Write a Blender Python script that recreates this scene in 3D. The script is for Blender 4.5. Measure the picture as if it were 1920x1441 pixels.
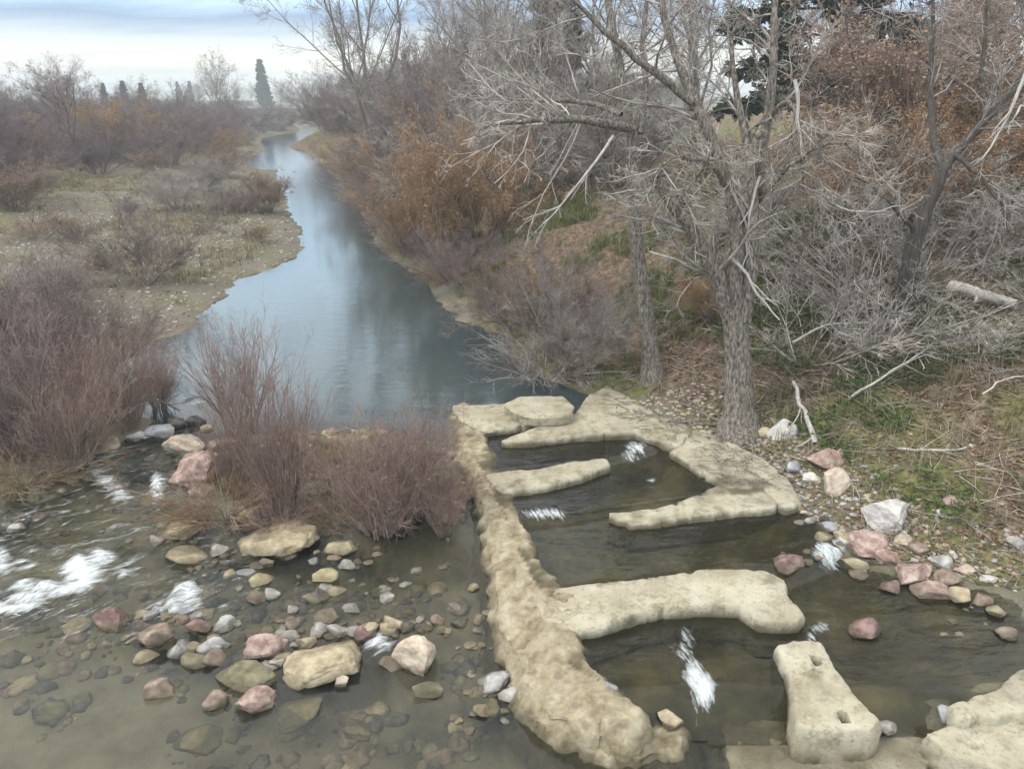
import bpy, math, random
import numpy as np
from mathutils import Vector

# ------------------------------------------------------------------ scene, camera, light
scn = bpy.context.scene
for o in list(bpy.data.objects):
    bpy.data.objects.remove(o)
COL = scn.collection
FPX = 960 / math.tan(math.radians(33))        # focal length in photograph pixels
HC = 7.0                                      # eye height on the bridge, above the lower pool
TILT = math.atan((720.5 - 178) / FPX)

cam_d = bpy.data.cameras.new('camera')
cam = bpy.data.objects.new('camera', cam_d); COL.objects.link(cam)
cam.location = (0, 0, HC)
cam.rotation_euler = (math.pi / 2 - TILT, 0, 0)
cam_d.sensor_fit = 'HORIZONTAL'; cam_d.angle = math.radians(66)
cam_d.clip_end = 12000; cam_d.clip_start = 0.1
scn.camera = cam

SUN_AZ, SUN_EL = math.radians(-118), math.radians(50)      # azimuth from +Y towards +X
world = bpy.data.worlds.new('World'); scn.world = world; world.use_nodes = True
def build_world():
    nt = world.node_tree; nt.nodes.clear(); N = nt.nodes.new; Lk = nt.links.new
    out = N('ShaderNodeOutputWorld'); bg = N('ShaderNodeBackground'); bg.inputs['Strength'].default_value = 0.1
    sky = N('ShaderNodeTexSky'); sky.sky_type = 'NISHITA'; sky.sun_disc = False
    sky.sun_elevation = SUN_EL; sky.sun_rotation = SUN_AZ; sky.air_density = 1.2; sky.dust_density = 2.0
    tc = N('ShaderNodeTexCoord'); sep = N('ShaderNodeSeparateXYZ'); Lk(tc.outputs['Generated'], sep.inputs[0])
    # cloud deck: layered sheets seen edge-on near the horizon, all the way round
    add = N('ShaderNodeMath'); add.operation = 'ADD'; add.inputs[1].default_value = 0.10; Lk(sep.outputs['Z'], add.inputs[0])
    mx = N('ShaderNodeMath'); mx.operation = 'MAXIMUM'; mx.inputs[1].default_value = 0.06; Lk(add.outputs[0], mx.inputs[0])
    dv = N('ShaderNodeVectorMath'); dv.operation = 'SCALE'
    inv = N('ShaderNodeMath'); inv.operation = 'DIVIDE'; inv.inputs[0].default_value = 1.0; Lk(mx.outputs[0], inv.inputs[1])
    Lk(tc.outputs['Generated'], dv.inputs[0]); Lk(inv.outputs[0], dv.inputs['Scale'])
    mp = N('ShaderNodeMapping'); mp.inputs['Scale'].default_value = (0.55, 1.3, 0.6); Lk(dv.outputs[0], mp.inputs[0])
    nz = N('ShaderNodeTexNoise'); nz.inputs['Scale'].default_value = 1.1; nz.inputs['Detail'].default_value = 6; nz.inputs['Roughness'].default_value = 0.55
    Lk(mp.outputs[0], nz.inputs['Vector'])
    # height-of-sky colour of the overcast, with the bright gap low down
    wob = N('ShaderNodeMath'); wob.operation = 'MULTIPLY_ADD'; wob.inputs[1].default_value = 0.055; Lk(nz.outputs['Fac'], wob.inputs[0])
    zz = N('ShaderNodeMath'); zz.operation = 'ADD'; zz.inputs[1].default_value = -0.0265; Lk(sep.outputs['Z'], zz.inputs[0]); Lk(zz.outputs[0], wob.inputs[2])
    ramp = N('ShaderNodeValToRGB'); Lk(wob.outputs[0], ramp.inputs[0])
    cr = ramp.color_ramp
    stops = [(0.0, (8.6, 8.8, 9.4)), (0.020, (11.8, 10.9, 9.4)), (0.042, (13.2, 12.6, 10.4)), (0.060, (9.2, 10.2, 10.6)),
             (0.078, (3.2, 5.0, 7.6)), (0.125, (9.4, 13.0, 16.2)), (0.20, (12.4, 16.4, 19.6)), (0.36, (15.4, 15.8, 15.6)), (1.0, (17.4, 16.8, 15.8))]
    while len(cr.elements) < len(stops): cr.elements.new(0.5)
    for e, (p, c) in zip(cr.elements, stops):
        e.position = p; e.color = (c[0] / 20, c[1] / 20, c[2] / 20, 1)
    gain = N('ShaderNodeVectorMath'); gain.operation = 'SCALE'; gain.inputs['Scale'].default_value = 20.0; Lk(ramp.outputs[0], gain.inputs[0])
    # darker bellies of the clouds
    r2 = N('ShaderNodeValToRGB'); r2.color_ramp.elements[0].position = 0.35; r2.color_ramp.elements[1].position = 0.68
    r2.color_ramp.elements[0].color = (0.76, 0.82, 0.90, 1); r2.color_ramp.elements[1].color = (1.12, 1.09, 1.05, 1)
    Lk(nz.outputs['Fac'], r2.inputs[0])
    mul = N('ShaderNodeVectorMath'); mul.operation = 'MULTIPLY'; Lk(gain.outputs[0], mul.inputs[0]); Lk(r2.outputs[0], mul.inputs[1])
    mix = N('ShaderNodeMix'); mix.data_type = 'RGBA'; mix.inputs['Factor'].default_value = 0.85
    Lk(sky.outputs[0], mix.inputs['A']); Lk(mul.outputs[0], mix.inputs['B'])
    Lk(mix.outputs['Result'], bg.inputs['Color']); Lk(bg.outputs[0], out.inputs['Surface'])
build_world()
sun_d = bpy.data.lights.new('sun', 'SUN'); sun_d.energy = 1.5; sun_d.angle = math.radians(22); sun_d.color = (1.0, 0.92, 0.80)
sun = bpy.data.objects.new('sun', sun_d); COL.objects.link(sun)
sdir = Vector((math.sin(SUN_AZ) * math.cos(SUN_EL), math.cos(SUN_AZ) * math.cos(SUN_EL), math.sin(SUN_EL)))
sun.rotation_euler = sdir.to_track_quat('Z', 'Y').to_euler()
vs = scn.view_settings
vs.view_transform = 'Standard'; vs.look = 'None'; vs.gamma = 1; vs.use_curve_mapping = False
vs.exposure = 0.22
cy = scn.cycles
cy.use_denoising = True; cy.max_bounces = 6; cy.diffuse_bounces = 1; cy.glossy_bounces = 3; cy.transparent_max_bounces = 8; cy.volume_bounces = 1
cy.use_adaptive_sampling = True; cy.adaptive_threshold = 0.02
cy.sample_clamp_indirect = 4

# ------------------------------------------------------------------ survey helpers (photograph pixel -> place)
CT, ST = math.cos(TILT), math.sin(TILT)
def ray(px, py):
    a = (px - 960) / FPX; b = (720.5 - py) / FPX
    return np.array([a, CT + b * ST, -ST + b * CT])
def P(px, py, z=0.0):
    d = ray(px, py); t = (z - HC) / d[2]
    return np.array([d[0] * t, d[1] * t, z])
def at(px, py, Y):
    d = ray(px, py); t = Y / d[1]
    return np.array([d[0] * t, Y, HC + d[2] * t])

def hash3(ix, iy, iz, seed):
    with np.errstate(over='ignore'):
        h = (ix.astype(np.uint32) * np.uint32(374761393) + iy.astype(np.uint32) * np.uint32(668265263)
             + iz.astype(np.uint32) * np.uint32(2147483647) + np.uint32((seed * 974634777) & 0xFFFFFFFF))
        h = (h ^ (h >> np.uint32(13))) * np.uint32(1274126177)
        h = h ^ (h >> np.uint32(16))
    return (h & np.uint32(0xFFFFFF)).astype(np.float64) / float(0xFFFFFF)
def vnoise(x, y, z=None, seed=1):
    x = np.asarray(x, float); y = np.asarray(y, float)
    z = np.zeros_like(x) if z is None else np.asarray(z, float)
    ix, iy, iz = np.floor(x).astype(np.int64), np.floor(y).astype(np.int64), np.floor(z).astype(np.int64)
    fx, fy, fz = x - ix, y - iy, z - iz
    fx, fy, fz = fx * fx * (3 - 2 * fx), fy * fy * (3 - 2 * fy), fz * fz * (3 - 2 * fz)
    r = 0
    for dx in (0, 1):
        for dy in (0, 1):
            for dz in (0, 1):
                w = (fx if dx else 1 - fx) * (fy if dy else 1 - fy) * (fz if dz else 1 - fz)
                r = r + w * hash3(ix + dx, iy + dy, iz + dz, seed)
    return r * 2 - 1
def fbm(x, y, z=None, seed=1, oct=4):
    r, a, f = 0, 1.0, 1.0
    for k in range(oct):
        r = r + a * vnoise(np.asarray(x) * f, np.asarray(y) * f, None if z is None else np.asarray(z) * f, seed + k * 7)
        a *= 0.5; f *= 2.03
    return r
def sstep(a, b, x):
    t = np.clip((x - a) / (b - a), 0, 1); return t * t * (3 - 2 * t)

def poly_sd(x, y, poly):
    """signed distance to a closed polygon, positive inside"""
    x = np.asarray(x, float); y = np.asarray(y, float)
    best = np.full(x.shape, 1e18); inside = np.zeros(x.shape, bool)
    n = len(poly)
    for i in range(n):
        ax, ay = poly[i][0], poly[i][1]; bx, by = poly[(i + 1) % n][0], poly[(i + 1) % n][1]
        ex, ey = bx - ax, by - ay
        t = np.clip(((x - ax) * ex + (y - ay) * ey) / max(ex * ex + ey * ey, 1e-12), 0, 1)
        best = np.minimum(best, (x - ax - t * ex) ** 2 + (y - ay - t * ey) ** 2)
        c = (ay > y) != (by > y)
        if ay != by:
            inside ^= c & (x < ex * (y - ay) / (by - ay) + ax)
    d = np.sqrt(best)
    return np.where(inside, d, -d)

# ------------------------------------------------------------------ the lie of the land
LS = np.array([(-3, -22), (3, -16.5), (8, -12.5), (10, -10.3), (12, -8.6), (13, -7.9), (14.4, -7.2), (16, -8.6), (18, -9.5), (19.9, -9.7), (21.45, -9.2), (24.5, -9.5),
               (28.1, -9.75), (31.6, -8.7), (35, -9.2), (38.4, -10.3), (47.2, -13.2), (65, -18.8), (71, -20.6), (73, -23.5), (80, -26.2), (89, -27.8), (100, -30.0), (106, -32.0),
               (112, -34.0), (120, -36.5), (128, -38.5), (138, -38.5), (150, -38.5), (165, -42), (185, -50), (230, -75)])
RS = np.array([(16.6, 1.2), (18.1, .32), (20.9, -.29), (22.6, -1.58), (24.9, -2.41), (28.6, -3.33), (32.8, -5.34), (41.9, -7.56), (60.9, -12.84), (85, -20.2), (95, -24.0), (103, -28.2),
               (112, -29.6), (120, -30.3), (128, -30.3), (138, -33.5), (150, -35), (165, -36.5), (185, -44), (230, -69)])
ladder_shore_px = [(1105, 745, .8), (1190, 790, .8), (1285, 830, .7), (1390, 890, .6), (1465, 945, .5), (1525, 1000, .45), (1590, 1040, .35), (1650, 1085, .3), (1700, 1104, .3),
                   (1780, 1112, .3), (1860, 1132, .3), (1905, 1185, .3), (1918, 1230, .3), (1890, 1277, .3), (1810, 1302, .3), (1745, 1352, .25), (1745, 1441, .0)]
shore_l = [(x, y) for y, x in LS]
shore_r = [(x, y) for y, x in RS]
lad = [tuple(P(*q)[:2]) for q in ladder_shore_px] + [(5.2, 3.0), (7.0, -3.0)]
WATER = shore_l + shore_r[::-1] + lad
BAR_PX = [(330, 930, .45), (375, 870, .55), (425, 812, .7), (560, 800, .75), (700, 815, .72), (850, 835, .7), (885, 940, .4), (860, 1005, .25), (640, 1012, .2), (480, 1012, .2), (350, 985, .3)]
BAR = [tuple(P(*q)[:2]) for q in BAR_PX]
ZU = 0.8                                        # level of the upper river
def level(x, y):
    """water level of the river: lower pool 0, riffle, rapids, upper river"""
    yy = np.asarray(y) - 0.10 * (np.asarray(x) + 5) * (np.asarray(x) < -3)
    return np.interp(yy, [8.5, 8.9, 9.5, 10.4, 11.5, 13.0, 14.2, 14.8], [0, .05, .22, .34, .44, .60, .76, ZU])
# ladder steps, each a line x -> y across the ladder
def line_xy(px): 
    q = np.array(sorted(tuple(P(a, b, z)[:2]) for a, b, z in px)); return q[:, 0], q[:, 1]
LN1 = line_xy([(930, 895, .65), (1135, 872, .62), (1215, 852, .62), (1300, 828, .62)])
LN2 = line_xy([(965, 990, .55), (1060, 985, .5), (1150, 970, .5), (1300, 950, .5), (1470, 938, .5)])
LN3 = line_xy([(1030, 1130, .4), (1200, 1108, .4), (1400, 1085, .4), (1480, 1090, .4), (1600, 1050, .3)])
LN4 = line_xy([(1180, 1345, .2), (1285, 1335, .2), (1350, 1345, .1), (1500, 1350, .1), (1740, 1362, .1)])
def ladder_level(x, y):
    L = 0.72 + 0 * x
    for (lx, ly), drop, w in ((LN1, .08, .12), (LN2, .10, .12), (LN3, .15, .16), (LN4, .37, .22)):
        yy = np.interp(x, lx, ly)
        L = L - drop * sstep(-w, w, yy - y)
    return L
LADDER_PX = [(862, 780, .8), (960, 770, .8), (1100, 775, .8), (1275, 822, .7), (1400, 890, .6), (1468, 940, .5), (1610, 1050, .4), (1940, 1110, .4), (1990, 1260, .4), (1760, 1375, .1), (1500, 1385, .1),
             (1290, 1375, .1), (1180, 1365, .1), (1060, 1250, .4), (1010, 1120, .5), (930, 950, .6), (880, 850, .7)]
LADDER = [tuple(P(*q)[:2]) for q in LADDER_PX]

def terrain(x, y):
    x = np.asarray(x, float); y = np.asarray(y, float)
    sd = -poly_sd(x, y, WATER)                      # >0 on land
    n1 = fbm(x * .35, y * .35, seed=3); n2 = fbm(x * 1.3, y * 1.3, seed=9, oct=3)
    sd = sd + 0.14 * n2 * sstep(0, 6, y) * np.clip(1 + np.abs(y) / 60, 1, 2)
    L = level(x, y)
    inlad = poly_sd(x, y, LADDER)
    Ll = ladder_level(x, y)
    wl = sstep(-.15, .05, inlad)
    Lw = L * (1 - wl) + np.minimum(Ll, .8) * wl
    right = x > np.interp(y, [-3, 15, 20, 28, 42, 61, 89, 104, 140, 230], [-1, -2, -5, -6.5, -9, -15.5, -24, -29, -35, -72])
    d = np.maximum(sd, 0)
    near_r = np.interp(d, [0, .5, 1.2, 2, 4, 7, 12, 20, 60], [0, .05, .28, .58, 1.15, 2.0, 3.1, 3.7, 4.0])
    up_r = np.interp(d, [0, .6, 2, 4, 7, 11, 18, 60], [0, .25, .95, 1.75, 2.6, 3.2, 3.8, 4.2])
    kr = sstep(14, 22, y)
    zr = near_r * (1 - kr) + up_r * kr
    zl = np.interp(d, [0, .5, 2, 5, 9, 16, 40, 120], [0, .10, .25, .42, .75, 1.1, 1.6, 2.4])
    farm = sstep(95, 140, y)
    zr = zr * (1 - farm) + np.minimum(zr, 1.6) * farm
    land = Lw + np.where(right, zr, zl) + (0.10 * n1 + 0.05 * n2) * sstep(0, 2.5, d) * (1 + sstep(20, 80, y))
    up = sstep(13.5, 15.5, y)
    depth = (0.40 + 0.12 * n1 + .08 * sstep(8.4, 9.6, y)) * (1 - up) + 1.0 * up
    depth = depth * (1 - wl) + 0.42 * wl
    bed = Lw - depth * sstep(0, 1.3, -sd) + 0.05 * n2 * (1 - up)
    z = np.where(sd > 0, land, bed)
    bar = poly_sd(x, y, BAR)
    z = np.maximum(z, L - .3 + (.36 + .10 * n2) * sstep(-.5, .35, bar) - 10 * (bar < -.5))
    return z
def T1(x, y):
    return float(terrain(np.array([x]), np.array([y]))[0])
def hit(px, py, water=True):
    """where the sight line of a photograph pixel meets ground or water"""
    d = ray(px, py)
    t = np.concatenate([np.arange(5, 40, .05), np.geomspace(40, 400, 900)])
    x, y, z = d[0] * t, d[1] * t, HC + d[2] * t
    g = terrain(x, y)
    if water:
        w = np.where(poly_sd(x, y, LADDER) > 0, ladder_level(x, y), level(x, y))
        g = np.where(-poly_sd(x, y, WATER) < 0, np.maximum(g, w), g)
    k = int(np.argmax(z < g))
    return np.array([x[k], y[k], g[k]])
def px_size(p):
    """metres per photograph pixel at a place"""
    return (p[1] * CT + (HC - p[2]) * ST) / FPX

# ------------------------------------------------------------------ mesh helpers
def mesh_np(name, V, quads=None, tris=None, smooth=False):
    me = bpy.data.meshes.new(name)
    V = np.asarray(V, np.float32)
    me.vertices.add(len(V)); me.vertices.foreach_set('co', V.ravel())
    loops, starts, n = [], [], 0
    if quads is not None and len(quads):
        q = np.asarray(quads, np.int32); loops.append(q.ravel()); starts.append(np.arange(len(q)) * 4); n = len(q) * 4
    if tris is not None and len(tris):
        t = np.asarray(tris, np.int32); loops.append(t.ravel()); starts.append(n + np.arange(len(t)) * 3)
    lv = np.concatenate(loops).astype(np.int32); st = np.concatenate(starts).astype(np.int32)
    me.loops.add(len(lv)); me.loops.foreach_set('vertex_index', lv)
    me.polygons.add(len(st)); me.polygons.foreach_set('loop_start', st)
    if smooth: me.polygons.foreach_set('use_smooth', np.ones(len(st), bool))
    me.update(calc_edges=True)
    return me
def fattr(me, name, arr):
    a = me.attributes.new(name, 'FLOAT', 'POINT'); a.data.foreach_set('value', np.asarray(arr, np.float32))
def obj(name, me, mat=None, parent=None, kind=None, loc=None):
    o = bpy.data.objects.new(name, me); COL.objects.link(o)
    if mat is not None and me is not None and not me.materials: me.materials.append(mat)
    if parent is not None: o.parent = parent
    if kind: o['kind'] = kind
    if loc is not None: o.location = loc
    return o
def tag(o, label, cat, group=None):
    o['label'] = label; o['category'] = cat
    if group: o['group'] = group
    return o
def empty(name, loc, rz=0, s=1.0):
    o = bpy.data.objects.new(name, None); COL.objects.link(o)
    o.location = [float(v) for v in loc]; o.rotation_euler = (0, 0, rz)
    o.scale = (s, s, s) if np.isscalar(s) else s
    o.empty_display_size = 0.1
    return o
def nrm(v): return v / np.maximum(np.linalg.norm(v, axis=-1, keepdims=True), 1e-9)
def tubes(Pt, R, S=3):
    """Pt (N,K,3), R (N,K) -> vertices, quads"""
    Pt = np.asarray(Pt, float); N, K, _ = Pt.shape
    d = np.empty_like(Pt); d[:, 1:-1] = Pt[:, 2:] - Pt[:, :-2]; d[:, 0] = Pt[:, 1] - Pt[:, 0]; d[:, -1] = Pt[:, -1] - Pt[:, -2]
    d = nrm(d)
    m = nrm(Pt[:, -1] - Pt[:, 0]); ref = np.where(np.abs(m[:, 2:3]) > .8, np.array([[1., 0, 0]]), np.array([[0, 0, 1.]]))
    u = nrm(np.cross(d, ref[:, None, :])); v = np.cross(d, u)
    a = np.arange(S) * 2 * np.pi / S
    V = Pt[:, :, None, :] + R[:, :, None, None] * (np.cos(a)[None, None, :, None] * u[:, :, None, :] + np.sin(a)[None, None, :, None] * v[:, :, None, :])
    base = (np.arange(N) * K * S)[:, None, None]
    k = (np.arange(K - 1) * S)[None, :, None]; s = np.arange(S)[None, None, :]; s2 = (s + 1) % S
    q = np.stack([base + k + s, base + k + s2, base + k + S + s2, base + k + S + s], -1).reshape(-1, 4)
    return V.reshape(-1, 3), q
def join(parts):
    V, Q, n = [], [], 0
    for v, q in parts:
        V.append(v); Q.append(q + n); n += len(v)
    return np.concatenate(V), np.concatenate(Q)
def spawn(Pt, R, L, n, t0, t1, a0, a1, ratio, K, rng, up=0.0, wig=.15, rmul=.6, rmin=.003, tip=.35, taper=.6):
    N, Kp, _ = Pt.shape; idx = np.repeat(np.arange(N), n); M = len(idx)
    t = rng.uniform(t0, t1, M); s = t * (Kp - 1); i = np.minimum(s.astype(int), Kp - 2); f = (s - i)[:, None]
    p = Pt[idx, i] * (1 - f) + Pt[idx, i + 1] * f
    d = nrm(Pt[idx, i + 1] - Pt[idx, i]); r = R[idx, i] * (1 - f[:, 0]) + R[idx, i + 1] * f[:, 0]
    pr = nrm(np.cross(d, rng.normal(size=(M, 3))))
    a = np.radians(rng.uniform(a0, a1, M))[:, None]
    cur = np.cos(a) * d + np.sin(a) * pr
    ln = L[idx] * ratio * rng.uniform(.55, 1.3, M) * (1.15 - taper * t)
    pts = np.empty((M, K, 3)); pts[:, 0] = p
    for k in range(1, K):
        cur = cur + wig * rng.normal(size=(M, 3)); cur[:, 2] += up
        cur = nrm(cur); pts[:, k] = pts[:, k - 1] + cur * (ln / (K - 1))[:, None]
    r0 = np.maximum(r * rmul, rmin)
    rad = r0[:, None] * np.linspace(1, tip, K)[None, :]
    return pts, np.maximum(rad, rmin * .6), ln
def resample(pts, K, rng=None, wob=0.0):
    pts = np.asarray(pts, float); seg = np.linalg.norm(np.diff(pts, axis=0), axis=1); c = np.concatenate([[0], np.cumsum(seg)])
    t = np.linspace(0, c[-1], K)
    q = np.stack([np.interp(t, c, pts[:, j]) for j in range(3)], 1)
    for _ in range(2):
        q[1:-1] = .25 * q[:-2] + .5 * q[1:-1] + .25 * q[2:]
    if rng is not None: q[1:-1] += wob * rng.normal(size=(K - 2, 3))
    return q, c[-1]

# ------------------------------------------------------------------ materials
def C4(c): return (c[0], c[1], c[2], 1)
def mat_noise(name, cols, scale=3.0, detail=6, rough=.85, bump=0.0, bscale=None, stretch=(1, 1, 1), var=0.0, dist=.02, spec=.3, wet=False, transl=0.0, rr=.6):
    m = bpy.data.materials.new(name); m.use_nodes = True; nt = m.node_tree; N = nt.nodes.new; Lk = nt.links.new
    b = nt.nodes['Principled BSDF']; b.inputs['Roughness'].default_value = rough; b.inputs['Specular IOR Level'].default_value = spec
    tc = N('ShaderNodeTexCoord'); mp = N('ShaderNodeMapping'); mp.inputs['Scale'].default_value = stretch; Lk(tc.outputs['Object'], mp.inputs[0])
    info = N('ShaderNodeObjectInfo')
    off = N('ShaderNodeVectorMath'); off.operation = 'SCALE'; off.inputs[0].default_value = (37, 17, 29); Lk(info.outputs['Random'], off.inputs['Scale']); Lk(off.outputs[0], mp.inputs['Location'])
    nz = N('ShaderNodeTexNoise'); nz.inputs['Scale'].default_value = scale; nz.inputs['Detail'].default_value = detail; nz.inputs['Roughness'].default_value = rr
    Lk(mp.outputs[0], nz.inputs['Vector'])
    rp = N('ShaderNodeValToRGB'); Lk(nz.outputs['Fac'], rp.inputs[0]); cr = rp.color_ramp
    while len(cr.elements) < len(cols): cr.elements.new(.5)
    for e, (p, c) in zip(cr.elements, cols): e.position = p; e.color = C4(c)
    col = rp.outputs[0]
    if var:
        hs = N('ShaderNodeHueSaturation'); mr = N('ShaderNodeMapRange'); mr.inputs['To Min'].default_value = 1 - var; mr.inputs['To Max'].default_value = 1 + var
        Lk(info.outputs['Random'], mr.inputs[0]); Lk(mr.outputs[0], hs.inputs['Value']); Lk(col, hs.inputs['Color']); col = hs.outputs[0]
    Lk(col, b.inputs['Base Color'])
    if bump:
        n2 = N('ShaderNodeTexNoise'); n2.inputs['Scale'].default_value = bscale or scale * 3; n2.inputs['Detail'].default_value = 5; Lk(mp.outputs[0], n2.inputs['Vector'])
        bp = N('ShaderNodeBump'); bp.inputs['Strength'].default_value = bump; bp.inputs['Distance'].default_value = dist
        Lk(n2.outputs['Fac'], bp.inputs['Height']); Lk(bp.outputs[0], b.inputs['Normal'])
    if transl:
        tr = N('ShaderNodeBsdfTranslucent'); Lk(col, tr.inputs['Color']); mx = N('ShaderNodeMixShader'); mx.inputs[0].default_value = transl
        Lk(b.outputs[0], mx.inputs[1]); Lk(tr.outputs[0], mx.inputs[2]); Lk(mx.outputs[0], nt.nodes['Material Output'].inputs['Surface'])
    return m
M = {}
M['bark'] = mat_noise('bark_grey_brown', [(.32, (.07, .058, .05)), (.48, (.21, .183, .158)), (.68, (.46, .41, .36))], 9, stretch=(3, 3, .95), bump=1.0, bscale=14, dist=.06)
M['bark_dark'] = mat_noise('bark_dark', [(.3, (.05, .045, .042)), (.6, (.12, .108, .096)), (.8, (.21, .19, .165))], 7, stretch=(3, 3, .6), bump=.8, dist=.04)
M['bark_pale'] = mat_noise('bark_bleached', [(.25, (.30, .28, .26)), (.5, (.52, .49, .46)), (.8, (.70, .67, .63))], 6, stretch=(2, 2, .8), bump=.4)
M['twig_pale'] = mat_noise('twig_pale', [(.36, (.17, .148, .13)), (.5, (.42, .38, .345)), (.66, (.68, .635, .585))], 3.0, var=.15)
M['twig_grey'] = mat_noise('twig_grey', [(.34, (.135, .118, .11)), (.5, (.33, .295, .275)), (.68, (.53, .485, .455))], 1.8, var=.2)
M['twig_purple'] = mat_noise('twig_purple', [(.34, (.09, .068, .066)), (.5, (.235, .183, .175)), (.7, (.38, .31, .295))], .8, var=.18)
M['twig_dusk'] = mat_noise('twig_dusk', [(.34, (.065, .05, .052)), (.5, (.16, .122, .125)), (.7, (.28, .225, .225))], .8, var=.25)
M['twig_red'] = mat_noise('twig_red', [(.25, (.13, .088, .075)), (.5, (.28, .198, .172)), (.75, (.47, .365, .325))], 9, var=.14)
M['twig_tan'] = mat_noise('twig_tan', [(.3, (.17, .115, .07)), (.5, (.30, .21, .13)), (.75, (.42, .32, .21))], 1.6, var=.14)
M['leaf_orange'] = mat_noise('leaf_orange', [(.3, (.22, .13, .075)), (.5, (.38, .235, .135)), (.75, (.50, .34, .205))], 1.2, var=.15, transl=.25)
M['leaf_rust'] = mat_noise('leaf_rust', [(.3, (.22, .15, .105)), (.5, (.38, .265, .185)), (.75, (.50, .37, .27))], 1.2, var=.15, transl=.25)
M['leaf_gold'] = mat_noise('leaf_gold', [(.3, (.30, .17, .06)), (.5, (.46, .28, .10)), (.75, (.58, .40, .17))], 1.2, var=.1, transl=.25)
M['needle'] = mat_noise('needle_green', [(.3, (.03, .05, .036)), (.5, (.065, .10, .068)), (.75, (.12, .16, .105))], 1.0, var=.1)
M['ivy'] = mat_noise('leaf_green', [(.3, (.03, .055, .015)), (.5, (.065, .12, .03)), (.75, (.15, .20, .06))], 3, var=.1, transl=.2)
M['straw'] = mat_noise('grass_straw', [(.3, (.19, .16, .10)), (.5, (.32, .28, .185)), (.75, (.45, .405, .28))], .8, var=.1, transl=.2)
M['grass'] = mat_noise('grass_green', [(.3, (.07, .095, .03)), (.5, (.14, .17, .055)), (.75, (.26, .26, .11))], .7, var=.1, transl=.2)
M['litter'] = mat_noise('leaf_litter', [(.25, (.10, .06, .04)), (.45, (.20, .13, .085)), (.6, (.30, .21, .14)), (.8, (.40, .31, .22))], 9, var=.1)
def concrete_material(name, k):
    m = bpy.data.materials.new(name); m.use_nodes = True; nt = m.node_tree; N = nt.nodes.new; Lk = nt.links.new
    b = nt.nodes['Principled BSDF']; b.inputs['Roughness'].default_value = .93; b.inputs['Specular IOR Level'].default_value = .15
    tc = N('ShaderNodeTexCoord')
    def noise(s, d, r):
        n = N('ShaderNodeTexNoise'); n.inputs['Scale'].default_value = s; n.inputs['Detail'].default_value = d; n.inputs['Roughness'].default_value = r; Lk(tc.outputs['Object'], n.inputs['Vector']); return n.outputs['Fac']
    def ramp(f, cols):
        r = N('ShaderNodeValToRGB'); Lk(f, r.inputs[0]); cr = r.color_ramp
        while len(cr.elements) < len(cols): cr.elements.new(.5)
        for e, (p, c) in zip(cr.elements, cols): e.position = p; e.color = C4(tuple(v * k for v in c))
        return r.outputs[0]
    def fac(f, lo, hi, amt):
        r = N('ShaderNodeMapRange'); r.inputs['From Min'].default_value = lo; r.inputs['From Max'].default_value = hi; r.inputs['To Max'].default_value = amt; Lk(f, r.inputs[0]); return r.outputs[0]
    def mix(f, A, B):
        x = N('ShaderNodeMix'); x.data_type = 'RGBA'; Lk(f, x.inputs['Factor']); Lk(A, x.inputs['A']); x.inputs['B'].default_value = C4(B); return x.outputs['Result']
    base = ramp(noise(1.7, 10, .62), [(.32, (.35, .315, .225)), (.5, (.465, .43, .325)), (.68, (.56, .53, .425))])
    c = mix(fac(noise(.9, 6, .6), .5, .66, .5), base, (.33, .295, .235))             # weathered grey areas
    c = mix(fac(noise(4.3, 10, .74), .50, .64, .8), c, (.235, .20, .135))          # brown staining
    c = mix(fac(noise(17, 7, .75), .55, .68, .7), c, (.15, .132, .105))                  # dark lichen and pores
    c = mix(fac(noise(11, 6, .7), .60, .72, .55), c, (.66, .64, .56))                 # pale scuffed aggregate
    Lk(c, b.inputs['Base Color'])
    hs = N('ShaderNodeMath'); hs.operation = 'ADD'; Lk(noise(9, 8, .7), hs.inputs[0]); Lk(noise(32, 4, .6), hs.inputs[1])
    bp = N('ShaderNodeBump'); bp.inputs['Strength'].default_value = .7; bp.inputs['Distance'].default_value = .025; Lk(hs.outputs[0], bp.inputs['Height']); Lk(bp.outputs[0], b.inputs['Normal'])
    return m
M['concrete'] = concrete_material('weathered_concrete', 1.0); M['slab'] = concrete_material('concrete_slab', 1.0)
def algae_shade(m):  # dark tint near the water: algae and wet, with shade painted in
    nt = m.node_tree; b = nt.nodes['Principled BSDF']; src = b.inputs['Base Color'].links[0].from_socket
    a = nt.nodes.new('ShaderNodeAttribute'); a.attribute_name = 'damp_shade'; x = nt.nodes.new('ShaderNodeMix'); x.data_type = 'RGBA'
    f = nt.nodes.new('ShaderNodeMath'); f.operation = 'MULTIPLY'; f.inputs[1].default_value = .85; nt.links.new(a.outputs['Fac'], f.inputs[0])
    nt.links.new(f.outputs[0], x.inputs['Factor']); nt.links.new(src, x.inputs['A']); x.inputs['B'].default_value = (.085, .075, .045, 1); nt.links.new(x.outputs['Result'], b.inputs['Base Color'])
algae_shade(M['concrete']); algae_shade(M['slab'])
def rockmat(key, a, b, c):
    M[key] = mat_noise('stone_' + key, [(.33, a), (.48, b), (.62, c)], 5.5, detail=9, rough=.75, bump=.55, bscale=11, dist=.03, var=.07, rr=.66)
rockmat('pink', (.19, .125, .105), (.34, .24, .21), (.55, .43, .38))
rockmat('cream', (.33, .255, .19), (.52, .43, .34), (.64, .57, .47))
rockmat('grey', (.20, .19, .185), (.35, .34, .335), (.50, .49, .48))
rockmat('pale', (.36, .34, .33), (.54, .52, .50), (.68, .66, .63))
rockmat('maroon', (.07, .045, .042), (.15, .095, .085), (.30, .21, .19))
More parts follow.
